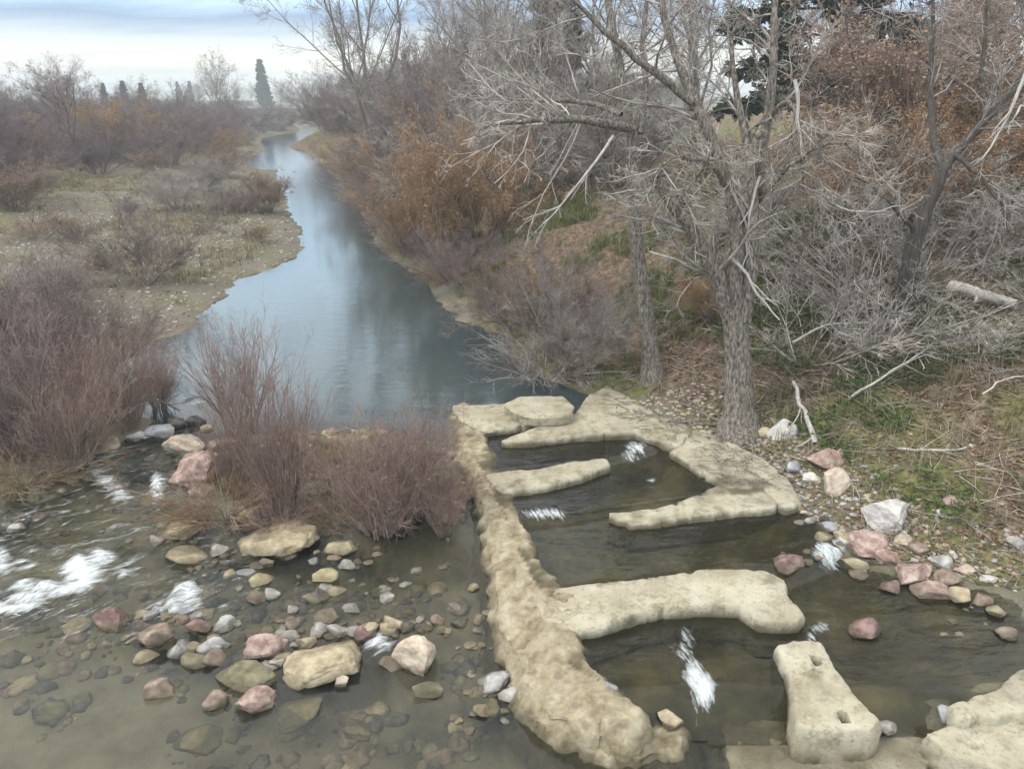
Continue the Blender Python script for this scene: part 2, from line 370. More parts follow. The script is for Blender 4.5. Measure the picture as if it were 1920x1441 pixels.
rockmat('brown', (.12, .088, .068), (.23, .175, .14), (.37, .30, .245))
rockmat('tan', (.24, .195, .125), (.38, .32, .215), (.52, .455, .32))
rockmat('olive', (.10, .092, .058), (.17, .158, .098), (.26, .24, .155))
rockmat('dark', (.045, .043, .042), (.10, .095, .09), (.19, .18, .17))
rockmat('blue', (.22, .23, .26), (.36, .37, .41), (.50, .51, .55))
rockmat('yellow', (.27, .22, .12), (.42, .36, .21), (.56, .50, .33))

for k_ in ('pink', 'cream', 'grey', 'pale', 'maroon', 'brown', 'tan', 'olive', 'dark', 'blue', 'yellow'): algae_shade(M[k_])
def ground_material():
    m = bpy.data.materials.new('ground_earth'); m.use_nodes = True; nt = m.node_tree; N = nt.nodes.new; Lk = nt.links.new
    b = nt.nodes['Principled BSDF']; b.inputs['Roughness'].default_value = .92; b.inputs['Specular IOR Level'].default_value = .2
    tc = N('ShaderNodeTexCoord')
    def noise(s, d=7, r=.62, off=0):
        n = N('ShaderNodeTexNoise'); n.inputs['Scale'].default_value = s; n.inputs['Detail'].default_value = d; n.inputs['Roughness'].default_value = r
        mp = N('ShaderNodeMapping'); mp.inputs['Location'].default_value = (off, off * 2, 0); Lk(tc.outputs['Object'], mp.inputs[0]); Lk(mp.outputs[0], n.inputs['Vector']); return n.outputs['Fac']
    def ramp(f, cols):
        r = N('ShaderNodeValToRGB'); Lk(f, r.inputs[0]); cr = r.color_ramp
        while len(cr.elements) < len(cols): cr.elements.new(.5)
        for e, (p, c) in zip(cr.elements, cols): e.position = p; e.color = C4(c)
        return r.outputs[0]
    def mix(fac, A, B):
        x = N('ShaderNodeMix'); x.data_type = 'RGBA'; Lk(fac, x.inputs['Factor']); Lk(A, x.inputs['A']); Lk(B, x.inputs['B']); return x.outputs['Result']
    def attr(n):
        a = N('ShaderNodeAttribute'); a.attribute_name = n; return a.outputs['Fac']
    n1, n2, n3 = noise(6.0), noise(1.1, 8, .6, 5), noise(22, 4, .6, 9)
    litter = ramp(n1, [(.30, (.05, .034, .024)), (.45, (.13, .09, .06)), (.57, (.22, .16, .11)), (.75, (.36, .29, .21))])
    green = ramp(n1, [(.3, (.07, .085, .03)), (.5, (.15, .155, .06)), (.72, (.27, .245, .115))])
    grav = ramp(n3, [(.3, (.08, .074, .058)), (.5, (.155, .143, .112)), (.7, (.26, .242, .195))])
    gravg = ramp(n2, [(.35, (.125, .117, .09)), (.65, (.22, .205, .16))])
    gx = N('ShaderNodeMix'); gx.data_type = 'RGBA'; gx.inputs['Factor'].default_value = .5; Lk(grav, gx.inputs['A']); Lk(gravg, gx.inputs['B'])
    bed = ramp(n2, [(.30, (.11, .105, .08)), (.42, (.20, .19, .145)), (.58, (.29, .275, .205)), (.8, (.35, .33, .25))])
    bdark = ramp(n2, [(.36, (.04, .042, .022)), (.5, (.11, .10, .052)), (.66, (.22, .19, .105))])
    c = mix(attr('w_green'), litter, green)
    c = mix(attr('w_gravel'), c, gx.outputs['Result'])
    c = mix(attr('w_bed'), c, bed)
    c = mix(attr('w_dark'), c, bdark)
    Lk(c, b.inputs['Base Color'])
    bp = N('ShaderNodeBump'); bp.inputs['Strength'].default_value = .8; bp.inputs['Distance'].default_value = .06
    Lk(n1, bp.inputs['Height']); Lk(bp.outputs[0], b.inputs['Normal'])
    return m
M['ground'] = ground_material()

def water_material(name, tint, murk, murk_fac, ripple, ior=1.33, flow=.58):
    m = bpy.data.materials.new(name); m.use_nodes = True; nt = m.node_tree; N = nt.nodes.new; Lk = nt.links.new
    nt.nodes.remove(nt.nodes['Principled BSDF']); out = nt.nodes['Material Output']
    tc = N('ShaderNodeTexCoord')
    at_ = N('ShaderNodeAttribute'); at_.attribute_name = 'turb'
    fo = N('ShaderNodeAttribute'); fo.attribute_name = 'foam'
    dk = N('ShaderNodeAttribute'); dk.attribute_name = 'deep'
    def noise(s, st, d=3, rot=0.0, r=.6):
        m0 = N('ShaderNodeMapping'); m0.inputs['Rotation'].default_value = (0, 0, -rot); Lk(tc.outputs['Object'], m0.inputs[0])
        mp = N('ShaderNodeMapping'); mp.inputs['Scale'].default_value = st; Lk(m0.outputs[0], mp.inputs[0])
        n = N('ShaderNodeTexNoise'); n.inputs['Scale'].default_value = s; n.inputs['Detail'].default_value = d; n.inputs['Roughness'].default_value = .55; Lk(mp.outputs[0], n.inputs['Vector']); return n.outputs['Fac']
    r1 = noise(2.2, (.55, 1.6, 1)); r2 = noise(7.0, (.6, 1.3, 1), 2, .5)
    ad = N('ShaderNodeMath'); ad.operation = 'MULTIPLY_ADD'; ad.inputs[1].default_value = .35; Lk(r2, ad.inputs[0]); Lk(r1, ad.inputs[2])
    st = N('ShaderNodeMath'); st.operation = 'MULTIPLY_ADD'; st.inputs[1].default_value = .30; st.inputs[2].default_value = ripple; Lk(at_.outputs['Fac'], st.inputs[0])
    bp = N('ShaderNodeBump'); bp.inputs['Distance'].default_value = .10; Lk(st.outputs[0], bp.inputs['Strength']); Lk(ad.outputs[0], bp.inputs['Height'])
    fr = N('ShaderNodeFresnel'); fi = N('ShaderNodeMath'); fi.operation = 'MULTIPLY_ADD'; fi.inputs[1].default_value = .55; fi.inputs[2].default_value = ior; Lk(dk.outputs['Fac'], fi.inputs[0]); Lk(fi.outputs[0], fr.inputs['IOR']); Lk(bp.outputs[0], fr.inputs['Normal'])
    gl = N('ShaderNodeBsdfGlossy'); gl.inputs['Roughness'].default_value = .08; gl.inputs['Color'].default_value = (1, 1, 1, 1); Lk(bp.outputs[0], gl.inputs['Normal'])
    tr = N('ShaderNodeBsdfTransparent'); tr.inputs['Color'].default_value = C4(tint)
    df = N('ShaderNodeBsdfDiffuse'); df.inputs['Color'].default_value = C4(murk)
    mk = N('ShaderNodeMixShader')
    mf = N('ShaderNodeMath'); mf.operation = 'MULTIPLY_ADD'; mf.inputs[1].default_value = .92 - murk_fac; mf.inputs[2].default_value = murk_fac; Lk(dk.outputs['Fac'], mf.inputs[0]); Lk(mf.outputs[0], mk.inputs[0])
    Lk(tr.outputs[0], mk.inputs[1]); Lk(df.outputs[0], mk.inputs[2])
    ms = N('ShaderNodeMixShader'); Lk(fr.outputs[0], ms.inputs[0]); Lk(mk.outputs[0], ms.inputs[1]); Lk(gl.outputs[0], ms.inputs[2])
    # white water: torn streaks along the current
    f1 = noise(3.2, (.5, 3.2, 1), 10, flow); f2 = noise(17.0, (.5, 2.0, 1), 6, flow)
    s0 = N('ShaderNodeMath'); s0.operation = 'MULTIPLY_ADD'; s0.inputs[1].default_value = 1.9; s0.inputs[2].default_value = -2.35; Lk(f1, s0.inputs[0])
    s1 = N('ShaderNodeMath'); s1.operation = 'MULTIPLY_ADD'; s1.inputs[1].default_value = 1.6; Lk(f2, s1.inputs[0]); Lk(s0.outputs[0], s1.inputs[2])
    sb = N('ShaderNodeMath'); sb.operation = 'MULTIPLY_ADD'; sb.inputs[1].default_value = 1.35; Lk(fo.outputs['Fac'], sb.inputs[0]); Lk(s1.outputs[0], sb.inputs[2])
    cl = N('ShaderNodeMapRange'); cl.inputs['From Min'].default_value = 0.0; cl.inputs['From Min'].default_value = -.05; cl.inputs['From Max'].default_value = .8; cl.inputs['To Max'].default_value = .92; Lk(sb.outputs[0], cl.inputs[0])
    fd = N('ShaderNodeBsdfDiffuse'); fd.inputs['Color'].default_value = (.66, .71, .74, 1)
    mfm = N('ShaderNodeMixShader'); Lk(cl.outputs[0], mfm.inputs[0]); Lk(ms.outputs[0], mfm.inputs[1]); Lk(fd.outputs[0], mfm.inputs[2])
    Lk(mfm.outputs[0], out.inputs['Surface'])
    return m
M['water'] = water_material('river_water', (.90, .89, .80), (.05, .078, .085), .12, .07, 1.42)
M['pool'] = water_material('pool_water', (.74, .73, .60), (.06, .065, .05), .08, .18, 1.33, 1.9)

# ------------------------------------------------------------------ ground sheet
def grow(a, step, end, k):
    r = [a]; s = step
    while abs(r[-1] - a) < abs(end - a):
        s *= k; r.append(r[-1] + math.copysign(s, end - a))
    return r[1:]
xs = np.array(sorted(grow(-13, .13, -46, 1.022) + grow(-46, .9, -1700, 1.12)) + list(np.arange(-13, 12.01, .13)) + grow(12, .13, 1700, 1.07))
ys = np.array(sorted(grow(4, .2, -60, 1.25)) + list(np.arange(4, 20.01, .13)) + grow(20, .13, 95, 1.012) + grow(95, 1.0, 1750, 1.06))
def grid(xs, ys):
    X, Y = np.meshgrid(xs, ys); nx, ny = len(xs), len(ys)
    i = np.arange(nx - 1)[None, :] + nx * np.arange(ny - 1)[:, None]
    q = np.stack([i, i + 1, i + 1 + nx, i + nx], -1).reshape(-1, 4)
    return X.ravel(), Y.ravel(), q
def ground():
    X, Y, q = grid(xs, ys); Z = terrain(X, Y)
    me = mesh_np('ground', np.stack([X, Y, Z], 1), quads=q, smooth=True)
    sd = -poly_sd(X, Y, WATER); nz = fbm(X * .5, Y * .5, seed=21); nb = fbm(X * .16, Y * .16, seed=31)
    right = X > np.interp(Y, [-3, 15, 20, 28, 42, 61, 89, 104, 140, 230], [-1, -2, -5, -6.5, -9, -15.5, -24, -29, -35, -72])
    wet = np.where(poly_sd(X, Y, LADDER) > 0, ladder_level(X, Y), level(X, Y))
    bed = np.where(sd < .12, sstep(.04, -.06, Z - wet - .03), 0); bed = bed * (1 - sstep(-.3, .1, poly_sd(X, Y, BAR)))
    bar = poly_sd(X, Y, BAR)
    gr_left = sstep(17, 9, sd + 2.5 * nb) * (~right)
    gr_right = sstep(1.3, .4, sd + .5 * nz) * right * (1 - .9 * sstep(16, 18, Y) * (1 - sstep(21, 22.5, Y) * sstep(27, 25, Y)))
    gravel = np.clip(np.maximum(np.maximum(gr_left, gr_right), sstep(-.3, .1, bar)), 0, 1) * (1 - .35 * sstep(.1, .7, nz) * (~right))
    green = sstep(.0, .55, nz + .5 * nb + np.where(right, .08, .25) + .5 * sstep(17, 20, Y) * right * sstep(34, 26, Y))
    dark = bed * np.maximum(sstep(-.4, .3, poly_sd(X, Y, LADDER)), sstep(-3.0, 1.0, X + .8 * nz) * sstep(10, 8, Y) * .75)
    dark = np.maximum(dark, bed * sstep(13.5, 15.5, Y))
    dark = np.maximum(dark, bed * .45 * sstep(8.6, 9.8, Y))
    fattr(me, 'w_green', green); fattr(me, 'w_gravel', gravel); fattr(me, 'w_bed', bed); fattr(me, 'w_dark', dark)
    obj('ground', me, M['ground'], kind='structure')
ground()

# ------------------------------------------------------------------ water
FOAM = [(160, 1102, 44, 26, 1.1), (200, 1078, 28, 18, 1.0), (105, 1132, 60, 13, 1.1), (12, 1090, 26, 30, .95), (20, 1158, 80, 9, 1.1), (60, 1146, 50, 9, 1.05), (150, 1125, 40, 14, 1.0), (40, 1050, 34, 14, .75), (60, 1130, 40, 14, .9), (228, 1062, 16, 12, .8),
        (356, 1134, 36, 26, 1.0), (333, 1152, 24, 14, .9), (296, 925, 16, 30, 1.0), (205, 915, 30, 16, .8), (225, 938, 30, 12, .85), (712, 1207, 34, 20, .85), (277, 846, 20, 9, .8), (180, 900, 18, 20, .6),
        (235, 1050, 50, 18, .45), (60, 1030, 40, 14, .5), (420, 1150, 20, 8, .6), (300, 1155, 25, 8, .7), (560, 1120, 20, 8, .45), (380, 783, 22, 9, .7)]
FOAM_L = [(1192, 848, 22, 13, .95), (1020, 976, 44, 11, .9), (1552, 1058, 42, 22, .9), (1570, 1040, 22, 14, .8), (1285, 1225, 26, 40, .55), (1300, 1275, 24, 34, .85), (1318, 1315, 24, 30, 1.05),
          (1535, 1187, 24, 14, .6), (1522, 1200, 10, 16, .7), (1222, 914, 9, 5, .7), (1180, 862, 30, 8, .6)]
def foam_field(x, y, items, z):
    f = np.zeros_like(x)
    for cx, cy, rx, ry, s in items:
        c = P(cx, cy, z(cx, cy)); ex = P(cx + rx, cy, c[2]) - c; ey = P(cx, cy - ry, c[2]) - c
        u = (x - c[0]) / ex[0]; 
        w = (y - c[1]) / ey[1]; u = u - w * ey[0] / ex[0]
        f = np.maximum(f, s * np.exp(-1.15 * (u * u + w * w) ** 1.3))
    return f
def river():
    rx = np.array(sorted(grow(-12.5, .09, -90, 1.12)) + list(np.arange(-12.5, 2.0, .09)) + list(np.arange(2.0, 7.2, .25)))
    ry = np.array(list(np.arange(2.5, 15.5, .09)) + grow(15.5, .09, 230, 1.045))
    X, Y, q = grid(rx, ry); L = level(X, Y)
    f = foam_field(X, Y, FOAM, lambda a, b: .05 if b > 1070 else .45)
    fall = sstep(8.4, 9.1, Y) * sstep(14.8, 13.6, Y) * sstep(-2.6, -4.6, X)
    f = np.maximum(f, .30 * fall)
    turb = np.clip(fall + .25 * sstep(8.3, 9, Y) * sstep(15, 13, Y) + f, 0, 1.2)
    Z = L + .055 * fall * fbm(X * 1.7 + Y * .8, Y * 2.6, seed=5) + .10 * f * (.4 + np.abs(fbm(X * 5, Y * 6, seed=8)))
    inl = poly_sd(X, Y, LADDER)
    keep = (inl[q].min(1) < .06) & ~((X[q].min(1) > 2.2) & (Y[q].min(1) > 7.6))
    me = mesh_np('river_water', np.stack([X, Y, Z], 1), quads=q[keep], smooth=True)
    fattr(me, 'foam', f); fattr(me, 'turb', turb); fattr(me, 'deep', sstep(13.8, 16.5, Y) * .97)
    obj('river_water', me, M['water'], kind='structure')
    # water inside the ladder
    lx = np.arange(-1.6, 7.6, .07); ly = np.arange(6.0, 16.2, .07)
    X, Y, q = grid(lx, ly); L = ladder_level(X, Y)
    f = foam_field(X, Y, FOAM_L, lambda a, b: .6 if b < 900 else .5 if b < 1000 else .3 if b < 1290 else .15)
    Z = L + .04 * f * fbm(X * 5, Y * 6, seed=18)
    inl = poly_sd(X, Y, LADDER); keep = inl[q].max(1) > 0
    me = mesh_np('ladder_water', np.stack([X, Y, Z], 1), quads=q[keep], smooth=True)
    fattr(me, 'foam', f); fattr(me, 'turb', np.clip(.12 + f, 0, 1)); fattr(me, 'deep', 0 * X + .08)
    obj('ladder_pool_water', me, M['pool'], kind='structure')
river()

# ------------------------------------------------------------------ fish ladder
def zplane(y): return np.interp(y, [5, 6.7, 9.0, 12.0, 15.6, 20], [.42, .44, .58, .74, .93, .95])
def on_plane(px, py, dz=0.0):
    z = .6
    for _ in range(6):
        p = P(px, py, z); z = float(zplane(p[1])) + dz
    return P(px, py, z)
def masonry(name, outline, mat, parent, dz=0.0, zbot=-.6, step=.045, rag=.03, rough=.008, slope=None, seed=1, ztop=None, below=None, side=.02, batter=.06, damp_shade=None, holes=(), chip=.16):
    """a cast or rubble block: flat eroded top with a chipped rim, and steep rough sides down below the water"""
    if ztop is None:
        poly = [tuple(on_plane(a, b, dz)[:2]) for a, b in outline]
    else:
        poly = [tuple(P(a, b, ztop)[:2]) for a, b in outline]
    A = np.array(poly); lo, hi = A.min(0) - .3, A.max(0) + .3
    def sdf(x, y):
        d = poly_sd(x, y, poly) + rag * fbm(x * 1.8, y * 1.8, seed=seed, oct=3)
        d = d - chip * np.clip(vnoise(x * 5.5, y * 5.5, None, seed + 9) - .45, 0, 1)
        return d - .02 * np.abs(vnoise(x * 13, y * 13, None, seed + 10))
    def topz(x, y):
        t = (zplane(y) + dz if ztop is None else ztop + 0 * x) + rough * fbm(x * 1.3, y * 1.3, seed=seed + 5, oct=2) + rough * .5 * fbm(x * 10, y * 10, seed=seed + 6, oct=3)
        t = t - .03 * sstep(.03, .0, np.abs(fbm(x * .7 + 3, y * .7, seed=seed + 11, oct=4)))
        for hx, hy, hr in holes: t = t - .14 * sstep(hr, hr * .7, np.hypot((x - hx), (y - hy) * .75))
        return t + (slope(x, y) if slope is not None else 0)
    X, Y, q = grid(np.arange(lo[0], hi[0], step), np.arange(lo[1], hi[1], step))
    sd = sdf(X, Y)
    keep = (sd[q] > -.45 * step).all(1)
    used, inv = np.unique(q[keep], return_inverse=True); q = inv.reshape(-1, 4); x, y, d = X[used], Y[used], sd[used]
    e = .02
    gx, gy = poly_sd(x + e, y, poly) - poly_sd(x - e, y, poly), poly_sd(x, y + e, poly) - poly_sd(x, y - e, poly)
    gl = np.maximum(np.hypot(gx, gy), 1e-6); gx, gy = gx / gl, gy / gl
    ed = np.concatenate([q[:, [0, 1]], q[:, [1, 2]], q[:, [2, 3]], q[:, [3, 0]]])
    key = ed.min(1).astype(np.int64) * len(x) + ed.max(1); _, first, cnt = np.unique(key, return_index=True, return_counts=True)
    rim = ed[first[cnt == 1]]; rv = np.unique(rim)
    x[rv] -= gx[rv] * d[rv]; y[rv] -= gy[rv] * d[rv]           # pull the rim onto the outline
    z = topz(x, y)
    V = [np.stack([x, y, z], 1)]; F = [q]; n = len(x)
    loc = -np.ones(n, int); loc[rv] = np.arange(len(rv)); prev = rv; pz = z[rv]
    wl = np.where(poly_sd(x[rv], y[rv], LADDER) > .02, ladder_level(x[rv], y[rv]), level(x[rv], y[rv]))
    bot = np.maximum(zbot, np.minimum(wl, pz) - .35) if below is None else pz - below
    for k, t in enumerate((.0, .0, .16, .32, .5, .7, 1.0)):
        zz = pz + (bot - pz) * t - (.012, .04, 0, 0, 0, 0, 0)[k]; out = ((.022, .038)[k] if k < 2 else .045 + batter * (pz - zz)) + (side * fbm(x[rv] * 5, y[rv] * 5, zz * 6, seed + 20, 3) if k else 0)
        V.append(np.stack([x[rv] - gx[rv] * out, y[rv] - gy[rv] * out, zz], 1))
        cur = n + np.arange(len(rv)); n += len(rv)
        pa = prev[loc[rim[:, 0]]] if k else rim[:, 0]; pb = prev[loc[rim[:, 1]]] if k else rim[:, 1]
        F.append(np.stack([pb, pa, cur[loc[rim[:, 0]]], cur[loc[rim[:, 1]]]], 1)); prev = cur
    V = np.concatenate(V); me = mesh_np(name, V, quads=np.concatenate(F), smooth=True)
    me.set_sharp_from_angle(angle=math.radians(55))
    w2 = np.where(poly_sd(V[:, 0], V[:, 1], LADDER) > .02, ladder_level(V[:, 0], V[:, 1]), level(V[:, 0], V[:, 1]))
    dm = sstep(.13, .02, V[:, 2] - w2 + .05 * fbm(V[:, 0] * 5, V[:, 1] * 5, seed=seed)) if damp_shade is None else damp_shade + .25 * fbm(V[:, 0] * 2, V[:, 1] * 2, seed=seed)  # waterline damp on the sides, their shade painted in with it
    for hx, hy, hr in holes: dm = np.maximum(dm, sstep(hr, hr * .7, np.hypot(V[:, 0] - hx, (V[:, 1] - hy) * .75)))  # shade inside the holes painted with the same dark tint
    fattr(me, 'damp_shade', np.clip(dm, 0, 1))
    return obj(name, me, mat, parent)

def rubble_material():
    m = bpy.data.materials.new('rubble_concrete'); m.use_nodes = True; nt = m.node_tree; N = nt.nodes.new; Lk = nt.links.new
    b = nt.nodes['Principled BSDF']; b.inputs['Roughness'].default_value = .92; b.inputs['Specular IOR Level'].default_value = .2
    tc = N('ShaderNodeTexCoord')
    n1 = N('ShaderNodeTexNoise'); n1.inputs['Scale'].default_value = 4.0; n1.inputs['Detail'].default_value = 10; n1.inputs['Roughness'].default_value = .7; Lk(tc.outputs['Object'], n1.inputs['Vector'])
    vo = N('ShaderNodeTexVoronoi'); vo.inputs['Scale'].default_value = 7; Lk(tc.outputs['Object'], vo.inputs['Vector'])
    r = N('ShaderNodeValToRGB'); Lk(n1.outputs['Fac'], r.inputs[0]); cr = r.color_ramp
    cols = [(.30, (.13, .105, .065)), (.43, (.275, .23, .15)), (.55, (.39, .34, .24)), (.72, (.53, .485, .38))]
    while len(cr.elements) < 4: cr.elements.new(.5)
    for e, (p, c) in zip(cr.elements, cols): e.position = p; e.color = C4(c)
    # scattered darker pebbles set in the concrete
    rv = N('ShaderNodeValToRGB'); Lk(vo.outputs['Color'], rv.inputs[0]); rv.color_ramp.elements[0].position = .62; rv.color_ramp.elements[0].color = (0, 0, 0, 1); rv.color_ramp.elements[1].position = .68
    rd = N('ShaderNodeMapRange'); rd.inputs['From Min'].default_value = .5; rd.inputs['From Max'].default_value = .3; Lk(vo.outputs['Distance'], rd.inputs[0])
    mm = N('ShaderNodeMath'); mm.operation = 'MULTIPLY'; Lk(rv.outputs[0], mm.inputs[0]); Lk(rd.outputs[0], mm.inputs[1])
    m2 = N('ShaderNodeMath'); m2.operation = 'MULTIPLY'; m2.inputs[1].default_value = .55; Lk(mm.outputs[0], m2.inputs[0])
    mx = N('ShaderNodeMix'); mx.data_type = 'RGBA'; Lk(m2.outputs[0], mx.inputs['Factor']); Lk(r.outputs[0], mx.inputs['A']); mx.inputs['B'].default_value = (.20, .165, .14, 1)
    Lk(mx.outputs['Result'], b.inputs['Base Color'])
    bp = N('ShaderNodeBump'); bp.inputs['Strength'].default_value = .9; bp.inputs['Distance'].default_value = .05; Lk(n1.outputs['Fac'], bp.inputs['Height']); Lk(bp.outputs[0], b.inputs['Normal'])
    return m
M['rubble'] = rubble_material(); algae_shade(M['rubble'])

def fish_ladder():
    root = empty('fish_ladder', P(1100, 1000, 0)); mv = np.array(root.location)
    tag(root, 'weathered pale concrete fish ladder with stepped pools beside the river', 'fish ladder')
    ex = np.array([on_plane(a, b)[:2] for a, b in [(895, 775), (905, 800), (925, 870), (965, 940), (985, 1000), (1010, 1060), (1060, 1110), (1088, 1170), (1085, 1215), (1115, 1262), (1160, 1302), (1200, 1330)]])
    ex = ex[np.argsort(ex[:, 1])]
    slope = lambda X, Y: -.30 * np.clip(np.interp(Y, ex[:, 1], ex[:, 0]) - X - .35, 0, 1.2) + .025 * fbm(X * 3.0, Y * 3.0, seed=77) + .018 * fbm(X * 13, Y * 13, seed=78, oct=3)
    C, RB = M['concrete'], M['rubble']
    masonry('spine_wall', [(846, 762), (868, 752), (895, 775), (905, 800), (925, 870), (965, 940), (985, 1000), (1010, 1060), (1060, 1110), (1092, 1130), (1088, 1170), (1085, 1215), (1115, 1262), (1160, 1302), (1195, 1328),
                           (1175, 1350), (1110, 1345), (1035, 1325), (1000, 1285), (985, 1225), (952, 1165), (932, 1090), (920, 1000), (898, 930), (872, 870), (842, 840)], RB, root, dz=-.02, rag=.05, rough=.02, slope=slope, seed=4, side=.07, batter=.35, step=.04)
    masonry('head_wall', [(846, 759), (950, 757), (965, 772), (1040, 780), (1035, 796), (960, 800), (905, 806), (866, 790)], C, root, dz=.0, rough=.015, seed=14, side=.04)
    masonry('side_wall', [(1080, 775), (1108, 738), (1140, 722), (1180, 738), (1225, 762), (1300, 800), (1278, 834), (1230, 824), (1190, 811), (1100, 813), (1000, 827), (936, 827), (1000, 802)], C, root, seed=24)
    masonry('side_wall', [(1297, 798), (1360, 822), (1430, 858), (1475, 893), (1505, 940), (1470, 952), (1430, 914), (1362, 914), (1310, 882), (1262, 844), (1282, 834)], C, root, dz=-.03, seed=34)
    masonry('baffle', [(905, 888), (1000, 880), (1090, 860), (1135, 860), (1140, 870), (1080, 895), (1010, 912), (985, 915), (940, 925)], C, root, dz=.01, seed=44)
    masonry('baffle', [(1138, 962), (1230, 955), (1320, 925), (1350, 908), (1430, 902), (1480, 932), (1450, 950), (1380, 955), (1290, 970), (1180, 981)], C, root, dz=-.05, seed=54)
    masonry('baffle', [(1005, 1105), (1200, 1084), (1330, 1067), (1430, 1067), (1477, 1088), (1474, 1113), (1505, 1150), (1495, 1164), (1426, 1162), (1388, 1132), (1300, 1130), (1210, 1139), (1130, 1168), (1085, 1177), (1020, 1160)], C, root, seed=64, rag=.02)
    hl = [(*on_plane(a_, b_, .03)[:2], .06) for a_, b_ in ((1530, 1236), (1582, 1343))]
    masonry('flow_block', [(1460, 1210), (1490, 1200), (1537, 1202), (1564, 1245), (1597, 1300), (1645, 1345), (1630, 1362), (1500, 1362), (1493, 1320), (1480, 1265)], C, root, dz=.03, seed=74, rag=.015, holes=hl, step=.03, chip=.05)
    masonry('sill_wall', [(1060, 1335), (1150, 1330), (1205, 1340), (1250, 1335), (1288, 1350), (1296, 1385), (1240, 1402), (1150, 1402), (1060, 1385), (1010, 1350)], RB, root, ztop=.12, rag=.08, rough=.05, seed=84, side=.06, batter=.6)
    masonry('apron', [(1362, 1352), (1500, 1348), (1630, 1366), (1700, 1352), (1738, 1365), (1744, 1400), (1730, 1490), (1372, 1490)], M['slab'], root, ztop=.035, rough=.025, seed=94, damp_shade=.62)
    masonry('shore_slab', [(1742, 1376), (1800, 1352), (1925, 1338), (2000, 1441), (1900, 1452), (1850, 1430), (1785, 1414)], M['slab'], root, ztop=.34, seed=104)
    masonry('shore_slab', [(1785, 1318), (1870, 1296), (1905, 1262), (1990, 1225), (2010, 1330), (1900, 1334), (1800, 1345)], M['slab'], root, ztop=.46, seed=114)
    for p in root.children: p.location = -mv
    # loose broken slab on the head wall
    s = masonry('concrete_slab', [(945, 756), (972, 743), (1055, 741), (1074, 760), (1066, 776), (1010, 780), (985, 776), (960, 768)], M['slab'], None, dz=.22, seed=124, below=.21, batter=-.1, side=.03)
    tag(s, 'thick broken concrete slab lying across the upstream end of the fish ladder', 'slab')
fish_ladder()

# ------------------------------------------------------------------ rocks
def ico(sub):
    t = (1 + 5 ** .5) / 2
    v = [(-1, t, 0), (1, t, 0), (-1, -t, 0), (1, -t, 0), (0, -1, t), (0, 1, t), (0, -1, -t), (0, 1, -t), (t, 0, -1), (t, 0, 1), (-t, 0, -1), (-t, 0, 1)]
    f = [(0, 11, 5), (0, 5, 1), (0, 1, 7), (0, 7, 10), (0, 10, 11), (1, 5, 9), (5, 11, 4), (11, 10, 2), (10, 7, 6), (7, 1, 8), (3, 9, 4), (3, 4, 2), (3, 2, 6), (3, 6, 8), (3, 8, 9), (4, 9, 5), (2, 4, 11), (6, 2, 10), (8, 6, 7), (9, 8, 1)]
    v = [np.array(p) / np.linalg.norm(p) for p in v]
    for _ in range(sub):
        cache, nf = {}, []
        def mid(a, b):
            k = (min(a, b), max(a, b))
            if k not in cache:
                m = v[a] + v[b]; v.append(m / np.linalg.norm(m)); cache[k] = len(v) - 1
            return cache[k]
        for a, b, c in f:
            x, y, z = mid(a, b), mid(b, c), mid(c, a); nf += [(a, x, z), (b, y, x), (c, z, y), (x, y, z)]
        f = nf
    return np.array(v), np.array(f)
ICO4, ICO3, ICO2, ICO1 = ico(4), ico(3), ico(2), ico(1)
def rock_mesh(name, sx, sy, sz, seed, facets=9, base=None):
    v, f = base if base is not None else ICO3
    rng = np.random.default_rng(seed); p = v.copy()
    n = nrm(rng.normal(size=(facets, 3)))
    for k in range(facets):
        o = rng.uniform(.48, .85); d = p @ n[k]
        p = p - np.where(d > o, (d - o) * .95, 0)[:, None] * n[k]
    p = p * (1 + .10 * fbm(v[:, 0] * 2 + seed, v[:, 1] * 2, v[:, 2] * 2, seed=seed % 91, oct=3) + .035 * fbm(v[:, 0] * 8, v[:, 1] * 8 + seed, v[:, 2] * 8, seed=seed % 53, oct=3))[:, None]
    p = p / np.abs(p).max(0)
    return mesh_np(name, p * np.array([sx, sy, sz]), tris=f, smooth=True)
RK = random.Random(4); R5a = random.Random(21)
def rock(name, px, py, w, hr, key, label, cat='stone', group=None, dr=.85, sink=.4, big=False, under=False):
    """a stone whose middle shows at the pixel, w pixels wide, hr its height over width"""
    p = hit(px, py + w * hr * .28)
    s = px_size(p) * w * .5
    seed = int(px * 7 + py * 13)
    me = rock_mesh(name, s, s * dr, s * hr, seed, base=ICO4 if big else ICO3, facets=RK.choice((7, 9, 12)))
    zc = p[2] + s * hr * (1 - 2 * sink) - (s * hr * .9 if under else 0)
    wet = float(poly_sd(np.array([p[0]]), np.array([p[1]]), WATER)[0]) > -.1
    zv = np.empty(len(me.vertices) * 3, np.float32); me.vertices.foreach_get('co', zv); zv = zv.reshape(-1, 3)
    fattr(me, 'damp_shade', sstep(.13, .03, zv[:, 2] + zc - p[2] + .03 * vnoise(zv[:, 0] * 8, zv[:, 1] * 8, None, 5)) * (.8 if wet else 0))
    o = obj(name, me, M[key], loc=(p[0], p[1], zc))
    o.rotation_euler = (RK.uniform(-.15, .15), RK.uniform(-.15, .15), RK.uniform(-.5, .5))
    tag(o, label, cat, group)
    return o
